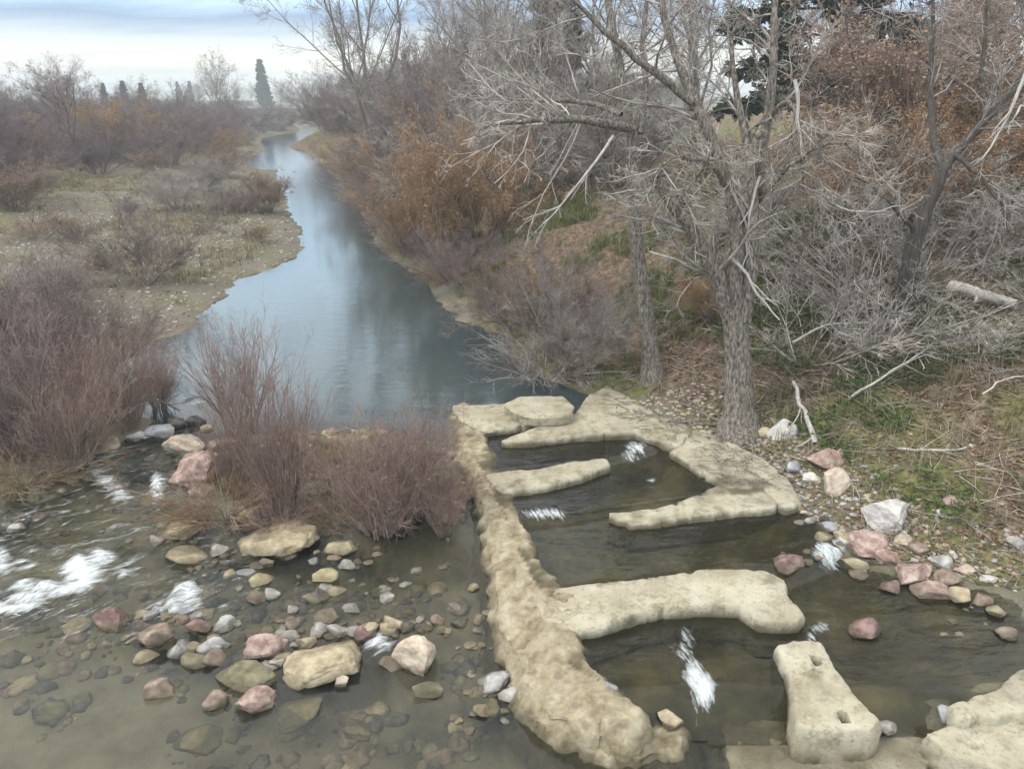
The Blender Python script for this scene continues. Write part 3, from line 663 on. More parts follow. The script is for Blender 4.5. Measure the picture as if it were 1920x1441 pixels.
BOULDERS = [
 (780, 1222, 98, .95, 'cream', 'cream and pink rounded boulder in the lower pool, largest near the fish ladder', 'boulder'),
 (800, 1290, 62, .6, 'olive', 'smooth olive stone in the water in front of the cream boulder', 'stone'),
 (480, 1303, 84, .6, 'pink', 'flat pinkish stone with a dark crack, nearest the bottom edge on the left', 'stone'),
 (305, 1288, 66, .6, 'brown', 'pitted brown-grey stone standing alone in the calm lower pool', 'stone'),
 (496, 1208, 98, .55, 'pink', 'salmon pink wedge-shaped boulder in the row of riffle stones', 'boulder'),
 (462, 1258, 118, .35, 'olive', 'mossy olive flat slab below the salmon pink wedge boulder', 'slab'),
 (605, 1236, 150, .38, 'tan', 'long tan flat rock in the middle of the riffle', 'rock'),
 (640, 1276, 32, .8, 'cream', 'small pale block at the foot of the long tan flat rock', 'stone'),
 (300, 1180, 72, .85, 'brown', 'rounded brown boulder at the left end of the riffle beside white water', 'boulder'),
 (212, 1160, 84, .5, 'maroon', 'dark maroon wet boulder beside the large patch of white water', 'boulder'),
 (374, 1172, 50, .6, 'maroon', 'small maroon boulder below the short white-water chute', 'boulder'),
 (336, 1212, 50, .7, 'grey', 'pale grey angular stone below the rounded brown boulder', 'stone'),
 (368, 1234, 62, .4, 'olive', 'low olive-yellow stone in front of the pale grey angular stone', 'stone'),
 (426, 1166, 52, .6, 'grey', 'round grey stone right of the small maroon boulder', 'stone'),
 (402, 1206, 66, .5, 'grey', 'grey stone wedged behind the salmon pink wedge boulder', 'stone'),
 (402, 1308, 54, .6, 'brown', 'wet brown stone left of the flat cracked pink stone', 'stone'),
 (632, 1178, 42, .7, 'grey', 'round grey stone behind the long tan flat rock', 'stone'),
 (690, 1180, 54, .6, 'maroon', 'dark brown-red stone between round grey stone and foamy stone', 'stone'),
 (728, 1120, 32, .55, 'pale', 'whitish stone alone in the calm shallows below the willows', 'stone'),
 (660, 1140, 38, .4, 'grey', 'flat grey stone left of the whitish stone in the shallows', 'stone'),
 (606, 1078, 68, .35, 'yellow', 'yellowish flat stone in the shallows below the brown willow', 'stone'),
 (613, 1098, 36, .4, 'pale', 'pale sliver of stone against the yellowish flat stone', 'stone'),
 (760, 1096, 26, .4, 'pale', 'small pale stone furthest right in the calm shallows', 'stone'),
 (886, 1098, 28, .6, 'yellow', 'small yellowish stone next to the spine wall of the fish ladder', 'stone'),
 (490, 1085, 50, .45, 'yellow', 'yellow flat stone in the cluster below the willow bar', 'stone'),
 (460, 1074, 42, .5, 'blue', 'bluish grey stone touching the yellow flat stone', 'stone'),
 (508, 1110, 40, .4, 'pale', 'pale stone at the lower end of the yellow stone cluster', 'stone'),
 (548, 1140, 28, .6, 'pale', 'small white-grey stone between the yellow cluster and the riffle', 'stone'),
 (342, 988, 84, .35, 'tan', 'tan flat slab at the left tip of the willow bar', 'slab'),
 (352, 1040, 76, .3, 'tan', 'tan slab half under water below the left tip of the willow bar', 'slab'),
 (292, 1010, 30, .7, 'pale', 'whitish stone left of the tan flat slab', 'stone'),
 (33, 988, 36, .6, 'pale', 'white stone alone in the dark rapids at the left edge', 'stone'),
 (525, 1003, 150, .3, 'tan', 'broad tan slab with yellow lichen under the tall red willow', 'slab'),
 (640, 1026, 64, .5, 'tan', 'tan wedge-shaped stone below the gap between the two willows', 'stone'),
 (385, 866, 135, .55, 'pink', 'long pinkish purple boulder left of the willow bar', 'boulder'),
 (345, 832, 84, .5, 'cream', 'cream boulder behind the long pinkish purple boulder', 'boulder'),
 (300, 806, 66, .4, 'blue', 'flat bluish grey stone at the head of the rapids', 'stone'),
 (257, 816, 38, .7, 'grey', 'grey stone left of the flat bluish stone', 'stone'),
 (198, 830, 54, .6, 'brown', 'brownish grey stone beneath the left bank willows', 'stone'),
 (386, 803, 28, .6, 'yellow', 'small mustard yellow stone at the head of the rapids', 'stone'),
 (372, 788, 44, .5, 'dark', 'dark wet stone at the lip of the upper river', 'stone'),
 (415, 832, 66, .4, 'tan', 'tan stone between cream boulder and tall red willow', 'stone'),
 (330, 790, 52, .5, 'dark', 'dark stone behind the flat bluish stone at the lip', 'stone'),
 (930, 1272, 78, .6, 'grey', 'grey squarish block leaning on the downstream end of the spine wall', 'boulder'),
 (966, 1300, 64, .4, 'pale', 'pale lilac flat stone in front of the grey squarish block', 'stone'),
 (1020, 1298, 44, .5, 'blue', 'bluish stone set at the foot of the spine wall', 'stone'),
 (1047, 1352, 28, .8, 'pale', 'small white stone standing in dark water below the spine wall', 'stone'),
 (1093, 1333, 26, .6, 'blue', 'small lilac stone on the spine wall near its downstream end', 'stone'),
 (1144, 1288, 32, .8, 'blue', 'bluish stone at the pool edge inside the lowest ladder pool', 'stone'),
 (1096, 1272, 20, .6, 'pink', 'small red stone on the downstream part of the spine wall', 'stone'),
 (1225, 1388, 58, .35, 'pink', 'flat red stone under the outlet sill at the bottom edge', 'stone'),
 (1258, 1346, 58, .8, 'tan', 'tilted tan stone beside the white outlet chute', 'stone'),
 (1625, 1172, 74, .7, 'maroon', 'reddish boulder in the middle of the right-hand pool', 'boulder'),
 (1480, 1054, 68, .45, 'maroon', 'dark red stone in the pool above the long baffle', 'stone'),
 (1571, 896, 66, .95, 'cream', 'cream boulder with rusty patch on the right bank', 'boulder'),
 (1465, 798, 60, .95, 'pale', 'pale grey boulder with orange lichen beside the big trunk', 'boulder'),
 (1546, 858, 82, .5, 'pink', 'salmon stone lying above the cream rusty boulder', 'stone'),
 (1522, 895, 40, .6, 'pale', 'pale grey stone left of the cream rusty boulder', 'stone'),
 (1488, 874, 40, .7, 'blue', 'bluish stone below the salmon stone on the right bank', 'stone'),
 (1430, 812, 32, .9, 'tan', 'tan stone between the big trunk and the lichen boulder', 'stone'),
 (1660, 960, 104, .65, 'pale', 'large pale angular boulder on the right bank', 'boulder'),
 (1630, 1014, 92, .45, 'pink', 'pink flat boulder below the large pale angular boulder', 'boulder'),
 (1708, 1068, 96, .65, 'pink', 'rough reddish pink boulder at the edge of the right-hand pool', 'boulder'),
 (1338, 900, 34, .5, 'blue', 'lilac stone in the corner of the second ladder pool', 'stone'),
 (1760, 962, 28, .7, 'pale', 'small white stone among green leaves on the right bank', 'stone'),
 (1787, 938, 38, .5, 'pink', 'reddish stone above the small white stone among green leaves', 'stone'),
 (1905, 1018, 46, .5, 'grey', 'grey stone at the right edge of the picture', 'stone'),
 (1552, 985, 40, .7, 'blue', 'bluish stone on the shingle below the salmon stone', 'stone'),
 (1520, 975, 34, .7, 'grey', 'grey stone at the end of the second baffle', 'stone'),
 (1575, 1002, 34, .7, 'tan', 'tan stone left of the pink flat boulder', 'stone'),
 (1780, 1340, 54, .55, 'blue', 'blue-grey block on the shore slab at the lower right', 'stone'),
 (1868, 1333, 30, .8, 'blue', 'small blue-grey stone right of the block on the shore slab', 'stone'),
 (1850, 1084, 34, .5, 'pale', 'pale stone on the sandy bank above the right-hand pool', 'stone'),
 (1660, 1356, 46, .5, 'pale', 'whitish stone at the foot of the flow block', 'stone'),
 (905, 1330, 40, .5, 'tan', 'tan rubble stone left of the spine wall near the bottom', 'stone'),
 (860, 1165, 34, .6, 'dark', 'dark stone right behind the cream and pink boulder', 'stone'),
 (820, 1160, 30, .7, 'pink', 'small pink stone behind the cream and pink boulder', 'stone'),
 (760, 1172, 36, .6, 'dark', 'dark wet stone above the cream and pink boulder', 'stone'),
 (545, 1190, 44, .4, 'grey', 'flat grey stone right behind the salmon pink wedge boulder', 'stone'),
 (520, 1240, 30, .8, 'pale', 'white stone at the right end of the mossy olive slab', 'stone'),
]
for (px, py, w, hr, key, label, cat) in BOULDERS:
    rock(cat if cat != 'rock' else 'flat_rock', px, py, w, hr, key, label, cat, dr=RK.uniform(.7, .95), big=w > 80)
EDGE = [(1598, 1050, 60, 'tan'), (1612, 1072, 44, 'brown'), (1668, 1042, 62, 'pink'), (1672, 1096, 48, 'maroon'), (1745, 1100, 70, 'pink'), (1775, 1082, 54, 'brown'), (1800, 1112, 56, 'tan'), (1838, 1122, 44, 'pink'), (1760, 1050, 50, 'grey'),
        (1868, 1142, 48, 'tan'), (1720, 1022, 46, 'brown'), (1590, 1012, 44, 'yellow'), (1545, 1006, 36, 'tan'), (1690, 1010, 40, 'cream'), (1888, 1185, 42, 'brown'), (1810, 1068, 34, 'cream')]
for k, (px, py, w, key) in enumerate(sorted(EDGE)):
    rock('shore_stone', px, py, w, RK.uniform(.45, .7), key, f'{key if key != "maroon" else "dark red"} stone, {"first second third fourth fifth sixth seventh eighth ninth tenth eleventh twelfth thirteenth fourteenth fifteenth sixteenth".split()[k]} from the left along the right-hand pool edge', 'stone', 'stones along the right-hand pool edge', sink=.42)
SM = [('riffle_stone', 'half-sunk stone packed among the larger boulders of the riffle', 'stones packed in the riffle', (260, 1150, 760, 1250), 30, (28, 56)),
      ('riffle_stone', 'stone in the loose cluster of stones below the willow bar', 'stones below the willow bar', (400, 1030, 660, 1130), 12, (26, 48)),
      ('small_stone', 'small stone half sunk in the shallow riffle below the rapids', 'small stones in the riffle', (150, 1150, 900, 1215), 60, (12, 30)),
      ('small_stone', 'small stone in the shallows between willow bar and riffle', 'small stones in the shallows', (330, 1000, 860, 1120), 40, (9, 26)),
      ('small_stone', 'small stone at the dark foot of the spine wall', 'small stones by the spine wall', (850, 1120, 1000, 1370), 46, (9, 30)),
      ('small_stone', 'small stone breaking the water in the upper rapids', 'small stones in the rapids', (30, 880, 320, 1060), 22, (10, 28)),
      ('small_stone', 'small stone on the shingle between the right bank boulders', 'small stones on the right bank shingle', (1450, 880, 1720, 1060), 40, (9, 24)),
      ('small_stone', 'small stone on the sandy bank right of the right-hand pool', 'small stones on the sandy bank', (1760, 1020, 1915, 1190), 16, (8, 20)),
      ('small_stone', 'small stone scattered over the leafy right bank', 'small stones on the leafy bank', (1560, 800, 1900, 960), 16, (8, 18)),
      ('small_stone', 'pale cobble in the drift line along the left gravel bar', 'cobbles on the gravel bar', (110, 525, 320, 560), 20, (6, 14))]
for (nm, lab_, grp, (x0, y0, x1, y1), n, (w0, w1)) in SM:
    for k in range(n):
        rock(nm, RK.uniform(x0, x1), RK.uniform(y0, y1), RK.uniform(w0, w1), RK.uniform(.3, .6), RK.choice(['grey', 'tan', 'brown', 'brown', 'olive', 'grey', 'tan', 'dark', 'maroon', 'pale']), lab_, 'stone', grp, sink=.42)
# stones lying under the clear water of the lower pool
for k in range(5):
    rock('sunken_stone', RK.uniform(20, 1000), RK.uniform(1240, 1425), RK.uniform(40, 120), .35, 'olive', 'stone lying under the clear water of the lower pool', 'stone', 'stones under the lower pool', under=True)

# ------------------------------------------------------------------ plants: generators
def leaves(Pt, n, size, rng, spread=.06, up=.2):
    """n leaf blades scattered about the outer ends of twigs: each a bent diamond"""
    N, K, _ = Pt.shape; i = rng.integers(0, N, n); t = rng.uniform(.15, 1, n)[:, None]
    k = np.minimum((t[:, 0] * (K - 1)).astype(int), K - 2); f = t * (K - 1) - k[:, None]
    c = Pt[i, k] * (1 - f) + Pt[i, k + 1] * f + rng.normal(size=(n, 3)) * spread
    a = nrm(rng.normal(size=(n, 3)) + np.array([0, 0, up])); b = nrm(np.cross(a, rng.normal(size=(n, 3))))
    s = (size * rng.uniform(.6, 1.4, n))[:, None]; nn = np.cross(a, b)
    V = np.stack([c, c + s * .5 * a + s * .28 * b + s * .08 * nn, c + s * a, c + s * .5 * a - s * .28 * b + s * .08 * nn], 1).reshape(-1, 3)
    return V, np.arange(4 * n).reshape(-1, 4)
def shrub_mesh(seed, h=3.0, stems=70, lean=32, n1=7, n2=4, r0=.013, base=.30, up=.05, spread=1.0, nleaf=0, lsize=.06, n3=0, rt=.0035, hmin=.55):
    """multi-stemmed bush of unit design height h; returns {'stem', 'twig', 'leaf'} meshes"""
    rng = np.random.default_rng(seed)
    az = rng.uniform(0, 2 * np.pi, stems); rr = base * np.sqrt(rng.uniform(0, 1, stems))
    tl = np.radians(lean) * np.sqrt(rng.uniform(0, 1, stems)) * spread
    aj = az + rng.normal(size=stems) * .5
    p0 = np.stack([rr * np.cos(az), rr * np.sin(az), np.full(stems, -.15)], 1)
    cur = np.stack([np.sin(tl) * np.cos(aj), np.sin(tl) * np.sin(aj), np.cos(tl)], 1)
    L = h * rng.uniform(hmin, 1.05, stems) / np.maximum(np.cos(tl), .6) * .95
    K = 6; pts = np.empty((stems, K, 3)); pts[:, 0] = p0
    for k in range(1, K):
        cur = nrm(cur + .11 * rng.normal(size=(stems, 3)) + np.array([0, 0, up])); pts[:, k] = pts[:, k - 1] + cur * (L / (K - 1))[:, None]
    R = (r0 * (.45 + 1.5 * rng.uniform(0, 1, stems) ** 2.5))[:, None] * np.linspace(1, .25, K)[None]
    P1, R1, L1 = spawn(pts, R, L, n1, .2, .97, 12, 42, .38, 4, rng, up=up * 1.2, wig=.13, rmul=.6, rmin=rt)
    P2, R2, L2 = spawn(P1, R1, L1, n2, .15, .95, 15, 48, .5, 3, rng, up=up, wig=.15, rmul=.7, rmin=rt)
    tw = [tubes(P1, R1, 3), tubes(P2, R2, 3)]; last = P2
    if n3:
        P3, R3, L3 = spawn(P2, R2, L2, n3, .2, .95, 20, 55, .55, 2, rng, up=up, wig=.1, rmul=.8, rmin=rt); tw.append(tubes(P3, R3, 3)); last = P3
    out = {'stem': mesh_np('stem', *tubes(pts, R, 4)), 'twig': mesh_np('twig', *join(tw))}
    if nleaf: out['leaf'] = mesh_np('leaf', *leaves(last, nleaf, lsize, rng))
    return out
def put_shrub(meshes, name, loc, s, label, cat, group, mats, rz=None, tilt=0.0):
    root = empty(name, loc, RK.uniform(0, 6.28) if rz is None else rz, s)
    if tilt: root.rotation_euler = (RK.uniform(-tilt, tilt), RK.uniform(-tilt, tilt), root.rotation_euler[2])
    tag(root, label, cat, group)
    for k, nm in (('stem', 'stem_clump'), ('twig', 'crown'), ('leaf', 'foliage')):
        if k in meshes:
            c = obj(nm, meshes[k], None, root, kind='stuff')
            c.material_slots  # materials sit on the object so meshes can be shared
            if not meshes[k].materials: meshes[k].materials.append(None)
            c.material_slots[0].link = 'OBJECT'; c.material_slots[0].material = mats[k]
    return root
def tree_mesh(seed, h=12, r=.16, limbs=16, n2=9, n3=7, n4=4, fork=.25, lean=28, ratio=.55, rt=.006, up=.05, drop=.0, stems=1):
    """bare broad tree: trunk(s), limbs, branches and fine twigs"""
    rng = np.random.default_rng(seed)
    T = []; 
    for s in range(stems):
        a = rng.uniform(0, 6.28); t = np.radians(rng.uniform(2, 10 if stems == 1 else 22))
        end = np.array([math.cos(a) * math.sin(t), math.sin(a) * math.sin(t), math.cos(t)]) * h * rng.uniform(.8, 1)
        q, _ = resample([np.array([0, 0, -.3]) + .1 * rng.normal(size=3) * (stems > 1), end * .3 + rng.normal(size=3) * .02 * h, end * .65 + rng.normal(size=3) * .03 * h, end], 9, rng, .01 * h)
        T.append(q)
    T = np.array(T); R = np.tile((r * np.linspace(1, .12, 9) ** 1.0)[None], (stems, 1)) * (1 if stems == 1 else .7)
    R[:, 0] *= 1.35
    L = np.full(stems, h * 1.0)
    P1, R1, L1 = spawn(T, R, L, limbs // stems, fork, .98, lean, lean + 28, ratio, 6, rng, up=up * 1.6, wig=.10, rmul=.55, rmin=.012, tip=.25)
    P2, R2, L2 = spawn(P1, R1, L1, n2, .15, .98, 22, 55, .42, 5, rng, up=up, wig=.13, rmul=.55, rmin=rt * 1.3)
    P3, R3, L3 = spawn(P2, R2, L2, n3, .15, .98, 22, 60, .48, 3, rng, up=up - drop, wig=.16, rmul=.6, rmin=rt)
    P4, R4, L4 = spawn(P3, R3, L3, n4, .1, .98, 20, 60, .55, 2, rng, up=-drop, wig=.1, rmul=.75, rmin=rt * .8)
    return {'trunk': mesh_np('trunk', *tubes(T, R, 8), smooth=True), 'limb': mesh_np('limb', *tubes(P1, R1, 5), smooth=True),
            'twig': mesh_np('twig', *join([tubes(P2, R2, 4), tubes(P3, R3, 3), tubes(P4, R4, 3)])), '_p': P4}
def put_tree(ms, name, loc, s, label, cat, group, bark, twig, rz=None, leaf=None):
    root = empty(name, loc, RK.uniform(0, 6.28) if rz is None else rz, s); tag(root, label, cat, group)
    for k, nm, mt, kd in (('trunk', 'trunk', bark, None), ('limb', 'limbs', bark, 'stuff'), ('twig', 'crown', twig, 'stuff'), ('leaf', 'foliage', leaf, 'stuff')):
        if k in ms and mt is not None:
            c = obj('limb_spread' if k == 'limb' else nm, ms[k], None, root, kind=kd)
            if not ms[k].materials: ms[k].materials.append(None)
            c.material_slots[0].link = 'OBJECT'; c.material_slots[0].material = mt
    return root
def conifer_mesh(seed, h=14, r=.2, nb=90, spread=.24, nleaf=16000, lsize=.28, droop=.04, start=.12, flat=True):
    rng = np.random.default_rng(seed)
    q, _ = resample([(0, 0, -.3), (.02 * h, 0, h * .5), (0, .01 * h, h)], 9)
    T = q[None]; R = (r * np.linspace(1, .08, 9))[None]
    t = np.sort(rng.uniform(start, .99, nb)); z = t * h
    az = rng.uniform(0, 6.28, nb); ln = spread * h * (1.05 - t) ** .75 * rng.uniform(.65, 1.2, nb)
    pts = np.empty((nb, 5, 3)); cur = np.stack([np.cos(az), np.sin(az), np.full(nb, .18)], 1)
    pts[:, 0] = np.stack([np.interp(t, np.linspace(0, 1, 9), q[:, 0]), np.interp(t, np.linspace(0, 1, 9), q[:, 1]), z], 1)
    for k in range(1, 5):
        cur = nrm(cur + np.array([0, 0, -droop * 2]) + .06 * rng.normal(size=(nb, 3))); pts[:, k] = pts[:, k - 1] + cur * (ln / 4)[:, None]
    Rb = np.maximum(r * .28 * (1 - t), .012)[:, None] * np.linspace(1, .3, 5)[None]
    P2, R2, L2 = spawn(pts, Rb, ln, 9, .15, 1, 30, 70, .32, 3, rng, up=-.05, wig=.1, rmin=.006)
    P2[:, :, 2] = P2[:, :1, 2] + (P2[:, :, 2] - P2[:, :1, 2]) * (.35 if flat else .8)
    P3, R3, L3 = spawn(P2, R2, L2, 6, .1, 1, 25, 60, .5, 2, rng, up=-.04, rmin=.005)
    V, Q = leaves(P3, nleaf, lsize, rng, spread=.05, up=-.15)
    return {'trunk': mesh_np('trunk', *tubes(T, R, 8), smooth=True), 'limb': mesh_np('limb', *tubes(pts, Rb, 5)), 'twig': mesh_np('twig', *join([tubes(P2, R2, 3), tubes(P3, R3, 3)])), 'leaf': mesh_np('leaf', V, quads=Q)}

# ------------------------------------------------------------------ the three near bank trees, limb by limb
def near_tree(name, label, base_px, Y, limbs, mat, twigmat, seed, twig_n=(9, 8, 6), dead=(), roots=(), rt=.0045, up=.02, drop=.03, S=10):
    """limbs: (pixel polyline, depth offsets, r0, r1, twigginess); first is the trunk"""
    rng = np.random.default_rng(seed)
    Y = float(hit(*base_px)[1]); b = at(*base_px, Y); zg = T1(b[0], b[1]); root = empty(name, (b[0], b[1], zg)); o3 = np.array([b[0], b[1], zg]); tag(root, label, 'tree')
    PP, RR, LL = [], [], []
    for k, (px, dy, r0, r1, tw) in enumerate(limbs):
        pts = np.array([at(a, c, Y + d) for (a, c), d in zip(px, dy)])
        if k == 0: pts[0, 2] = min(pts[0, 2], zg) - .25
        K = 16 if k == 0 else 10
        q, ln = resample(pts, K, rng, .012 if k == 0 else .02)
        r = np.linspace(1, 0, K) ** .8 * (r0 - r1) + r1
        if k == 0: r[0] *= 2.4; r[1] *= 1.6; r[2] *= 1.16
        V, Q = tubes(q[None], r[None], S if k == 0 else 8)
        V = V + (.10 * np.repeat(r, S if k == 0 else 8)[:, None]) * np.stack([vnoise(V[:, 0] * 9, V[:, 1] * 9, V[:, 2] * 2, 5), vnoise(V[:, 0] * 9, V[:, 1] * 9, V[:, 2] * 2, 6), 0 * V[:, 0]], 1)
        obj('trunk' if k == 0 else 'limb', mesh_np('limb', V - o3, quads=Q, smooth=True), mat, root)
        if tw:
            for _ in range(tw): PP.append(resample(pts, 10)[0]); RR.append(np.interp(np.linspace(0, 1, 10), np.linspace(0, 1, K), r)); LL.append(ln)
    PP, RR, LL = np.array(PP), np.array(RR), np.array(LL)
    n1, n2, n3 = twig_n
    P1, R1, L1 = spawn(PP, RR, np.minimum(LL, 3.2), n1, .25, 1, 30, 75, .55, 6, rng, up=up, wig=.16, rmul=.35, rmin=.012, tip=.3, taper=.3)
    R1 = np.minimum(R1, .035)
    P2, R2, L2 = spawn(P1, R1, L1, n2, .15, 1, 25, 65, .48, 5, rng, up=up - drop, wig=.18, rmul=.5, rmin=rt * 1.3)
    P3, R3, L3 = spawn(P2, R2, L2, n3, .1, 1, 25, 70, .5, 3, rng, up=-drop, wig=.2, rmul=.6, rmin=rt)
    P4, R4, L4 = spawn(P3, R3, L3, 2, .1, 1, 20, 65, .6, 2, rng, up=-drop, wig=.1, rmul=.8, rmin=rt * .7)
    V, Q = join([tubes(P1, R1, 4), tubes(P2, R2, 3), tubes(P3, R3, 3), tubes(P4, R4, 3)])
    obj('crown', mesh_np('crown', V - o3, quads=Q), twigmat, root, kind='stuff')
    for (px, dy, r0, nt) in dead:
        pts = np.array([at(a, c, Y + d) for (a, c), d in zip(px, dy)]); q, ln = resample(pts, 8, rng, .015)
        r = np.linspace(r0, r0 * .35, 8); parts = [tubes(q[None], r[None], 6)]
        if nt:
            A, B, Cc = spawn(q[None], r[None], np.array([ln]), nt, .3, .95, 20, 45, .45, 5, rng, up=-.06, wig=.12, rmul=.6, rmin=.008)
            A2, B2, C2 = spawn(A, B, Cc, 5, .2, .95, 25, 50, .4, 3, rng, up=-.05, wig=.15, rmin=.005); parts += [tubes(A, B, 4), tubes(A2, B2, 3)]
        V, Q = join(parts); obj('dead_branch', mesh_np('dead_branch', V - o3, quads=Q, smooth=True), M['bark_pale'], root, kind='stuff')
    for pts, r0 in roots:
        g = [hit(a, c) for a, c in pts]; g = np.array([[p[0], p[1], p[2] + .03] for p in g]); q, ln = resample(g, 9, rng, .02)
        V, Q = tubes(q[None], np.linspace(r0, r0 * .4, 9)[None], 6); obj('root', mesh_np('root', V - o3, quads=Q, smooth=True), M['bark'], root)
    return root

near_tree('leaning_tree', 'slender grey tree with a broken top limb reaching left over the bank', (1228, 708), 15.6, [
    ([(1228, 712), (1215, 620), (1200, 500), (1190, 400), (1184, 320), (1186, 245)], [0] * 6, .18, .11, 0),
    ([(1186, 250), (1176, 190), (1158, 110), (1140, 30), (1128, -60), (1120, -200)], [0, 0, .1, .2, .4, .7], .10, .03, 2),
    ([(1190, 242), (1150, 238), (1090, 224), (1020, 222), (960, 228), (908, 240)], [0, -.2, -.4, -.5, -.7, -.8], .095, .03, 2),
    ([(1165, 215), (1120, 195), (1050, 185), (990, 195), (930, 180)], [0, .4, .8, 1.2, 1.4], .06, .02, 1),
    ([(1200, 250), (1215, 180), (1200, 90), (1215, 0), (1210, -120)], [0, .3, .6, .9, 1.2], .07, .02, 2),
    ], M['bark'], M['twig_pale'], 11, twig_n=(7, 6, 4), rt=.006,
    dead=[([(1150, 255), (1110, 310), (1085, 345), (1050, 385), (1020, 420)], [-.5, -.8, -1.0, -1.2, -1.3], .032, 7),
          ([(1090, 230), (1060, 300), (1000, 400), (985, 460)], [0, .2, .4, .4], .022, 4)])
near_tree('forked_tree', 'thick grey-brown tree with forked trunk and spreading roots by the fish ladder', (1386, 800), 13.1, [
    ([(1388, 806), (1386, 730), (1382, 650), (1380, 570), (1376, 500), (1385, 440)], [0] * 6, .30, .15, 0),
    ([(1396, 600), (1404, 530), (1416, 450), (1420, 380), (1405, 300), (1380, 200), (1370, 60)], [-.1, -.2, -.2, -.1, .1, .3, .6], .13, .03, 1),
    ([(1376, 610), (1350, 520), (1302, 442), (1262, 380), (1228, 335)], [0, -.1, -.2, -.3, -.4], .18, .09, 1),
    ([(1385, 450), (1372, 370), (1345, 280), (1310, 200), (1265, 120), (1245, 40), (1220, -80)], [0, .1, .2, .3, .5, .7, 1.0], .13, .03, 2),
    ([(1310, 200), (1250, 150), (1180, 100), (1110, 40), (1050, -30)], [.3, .2, .1, 0, -.2], .085, .02, 1),
    ([(1390, 460), (1412, 390), (1432, 300), (1440, 220), (1452, 120), (1450, 20), (1462, -100)], [0, .2, .3, .4, .6, .8, 1], .12, .03, 2),
    ([(1440, 230), (1475, 170), (1500, 220), (1505, 300), (1500, 360)], [.4, -.1, -.3, -.4, -.5], .05, .02, 2),
    ([(1415, 390), (1450, 340), (1500, 290), (1560, 260), (1610, 270)], [.2, -.2, -.5, -.8, -1.0], .05, .015, 1),
    ([(1365, 360), (1340, 310), (1290, 290), (1250, 300), (1225, 330)], [.1, -.3, -.6, -.9, -1.1], .05, .015, 1),
    ], M['bark'], M['twig_pale'], 12, twig_n=(9, 7, 5), drop=.085, rt=.006,
    dead=[([(1368, 482), (1395, 498), (1414, 540), (1440, 580), (1462, 600)], [-.3, -.4, -.5, -.6, -.7], .035, 3),
          ([(1425, 330), (1405, 400), (1400, 440), (1392, 500)], [-.4, -.5, -.5, -.5], .025, 2),
          ([(1490, 150), (1498, 200), (1503, 260), (1500, 330)], [-.3, -.4, -.4, -.4], .035, 3),
          ([(1560, 380), (1590, 400), (1630, 400), (1690, 385)], [-1.2, -1.2, -1.2, -1.2], .02, 3)],
    roots=[([(1375, 800), (1330, 800), (1270, 790), (1230, 800)], .05), ([(1372, 812), (1330, 830), (1300, 822), (1250, 800)], .04), ([(1380, 818), (1390, 850), (1410, 870), (1420, 880)], .05),
           ([(1395, 815), (1420, 845), (1430, 870)], .04), ([(1365, 805), (1340, 785), (1300, 765), (1260, 760)], .04), ([(1370, 815), (1345, 845), (1360, 860)], .03), ([(1240, 730), (1290, 760), (1330, 790)], .03),
           ([(1240, 715), (1200, 720), (1170, 735), (1140, 722)], .03), ([(1235, 725), (1210, 745), (1250, 775)], .03)])
near_tree('dark_tree', 'dark crooked tree leaning right, above the fallen white log', (1692, 612), 16.6, [
    ([(1690, 620), (1700, 540), (1708, 470), (1735, 390), (1768, 320)], [0] * 5, .20, .12, 0),
    ([(1765, 325), (1800, 275), (1850, 225), (1905, 165), (1950, 90)], [0, .1, .2, .3, .4], .10, .03, 2),
    ([(1768, 330), (1765, 300), (1745, 260), (1740, 200), (1750, 100), (1748, -30)], [0, .4, .8, 1.2, 1.6, 2.0], .08, .03, 2),
    ([(1715, 440), (1680, 390), (1640, 350), (1600, 330)], [0, -.4, -.8, -1], .05, .015, 2),
    ([(1790, 290), (1840, 330), (1880, 390), (1900, 450)], [0, -.4, -.7, -.9], .05, .015, 1),
    ([(1850, 225), (1835, 150), (1850, 60), (1840, -60)], [.2, .4, .6, .8], .05, .015, 2),
    ], M['bark_dark'], M['twig_grey'], 13, twig_n=(7, 6, 4), rt=.006,
    dead=[([(1935, 110), (1900, 190), (1885, 235), (1860, 270), (1840, 300)], [-2, -2, -2, -2, -2], .035, 4), ([(1940, 190), (1905, 205), (1898, 230), (1915, 240)], [-2] * 4, .025, 2)])

# ------------------------------------------------------------------ shared plant designs
W = [shrub_mesh(100 + k, h=3.0, stems=(78, 88, 66)[k], lean=(26, 30, 34)[k], n1=7, n2=5, n3=0, up=.06) for k in range(3)]            # upright willow wands
Wt = shrub_mesh(110, h=3.0, stems=70, lean=24, n1=7, n2=5, up=.08, base=.4)
Wb = shrub_mesh(111, h=1.2, stems=90, lean=62, n1=6, n2=4, up=-.02, base=.45)                                                          # low sprawling growth
B = [shrub_mesh(120 + k, h=4.0, stems=34, lean=48, n1=10, n2=7, n3=4, up=.02, r0=.022, base=.5, rt=.0055) for k in range(4)]            # bare thicket bushes
Bs = [shrub_mesh(125 + k, h=4.0, stems=20, lean=62, n1=7, n2=5, n3=2, up=-.01, r0=.03, base=.5, rt=.011) for k in range(3)]                     # open dead brush
Or = [shrub_mesh(130 + k, h=4.0, stems=34, lean=44, n1=9, n2=6, n3=3, up=.03, r0=.022, base=.5, rt=.0055, nleaf=12500, lsize=.075) for k in range(3)]
TR = [tree_mesh(200 + k, h=12, r=.17, limbs=18, n2=9, n3=8, n4=5, rt=.008) for k in range(3)]
FAN = tree_mesh(210, h=15, r=.24, limbs=26, n2=10, n3=8, n4=5, fork=.12, lean=18, ratio=.55, rt=.010, up=.07, stems=4)
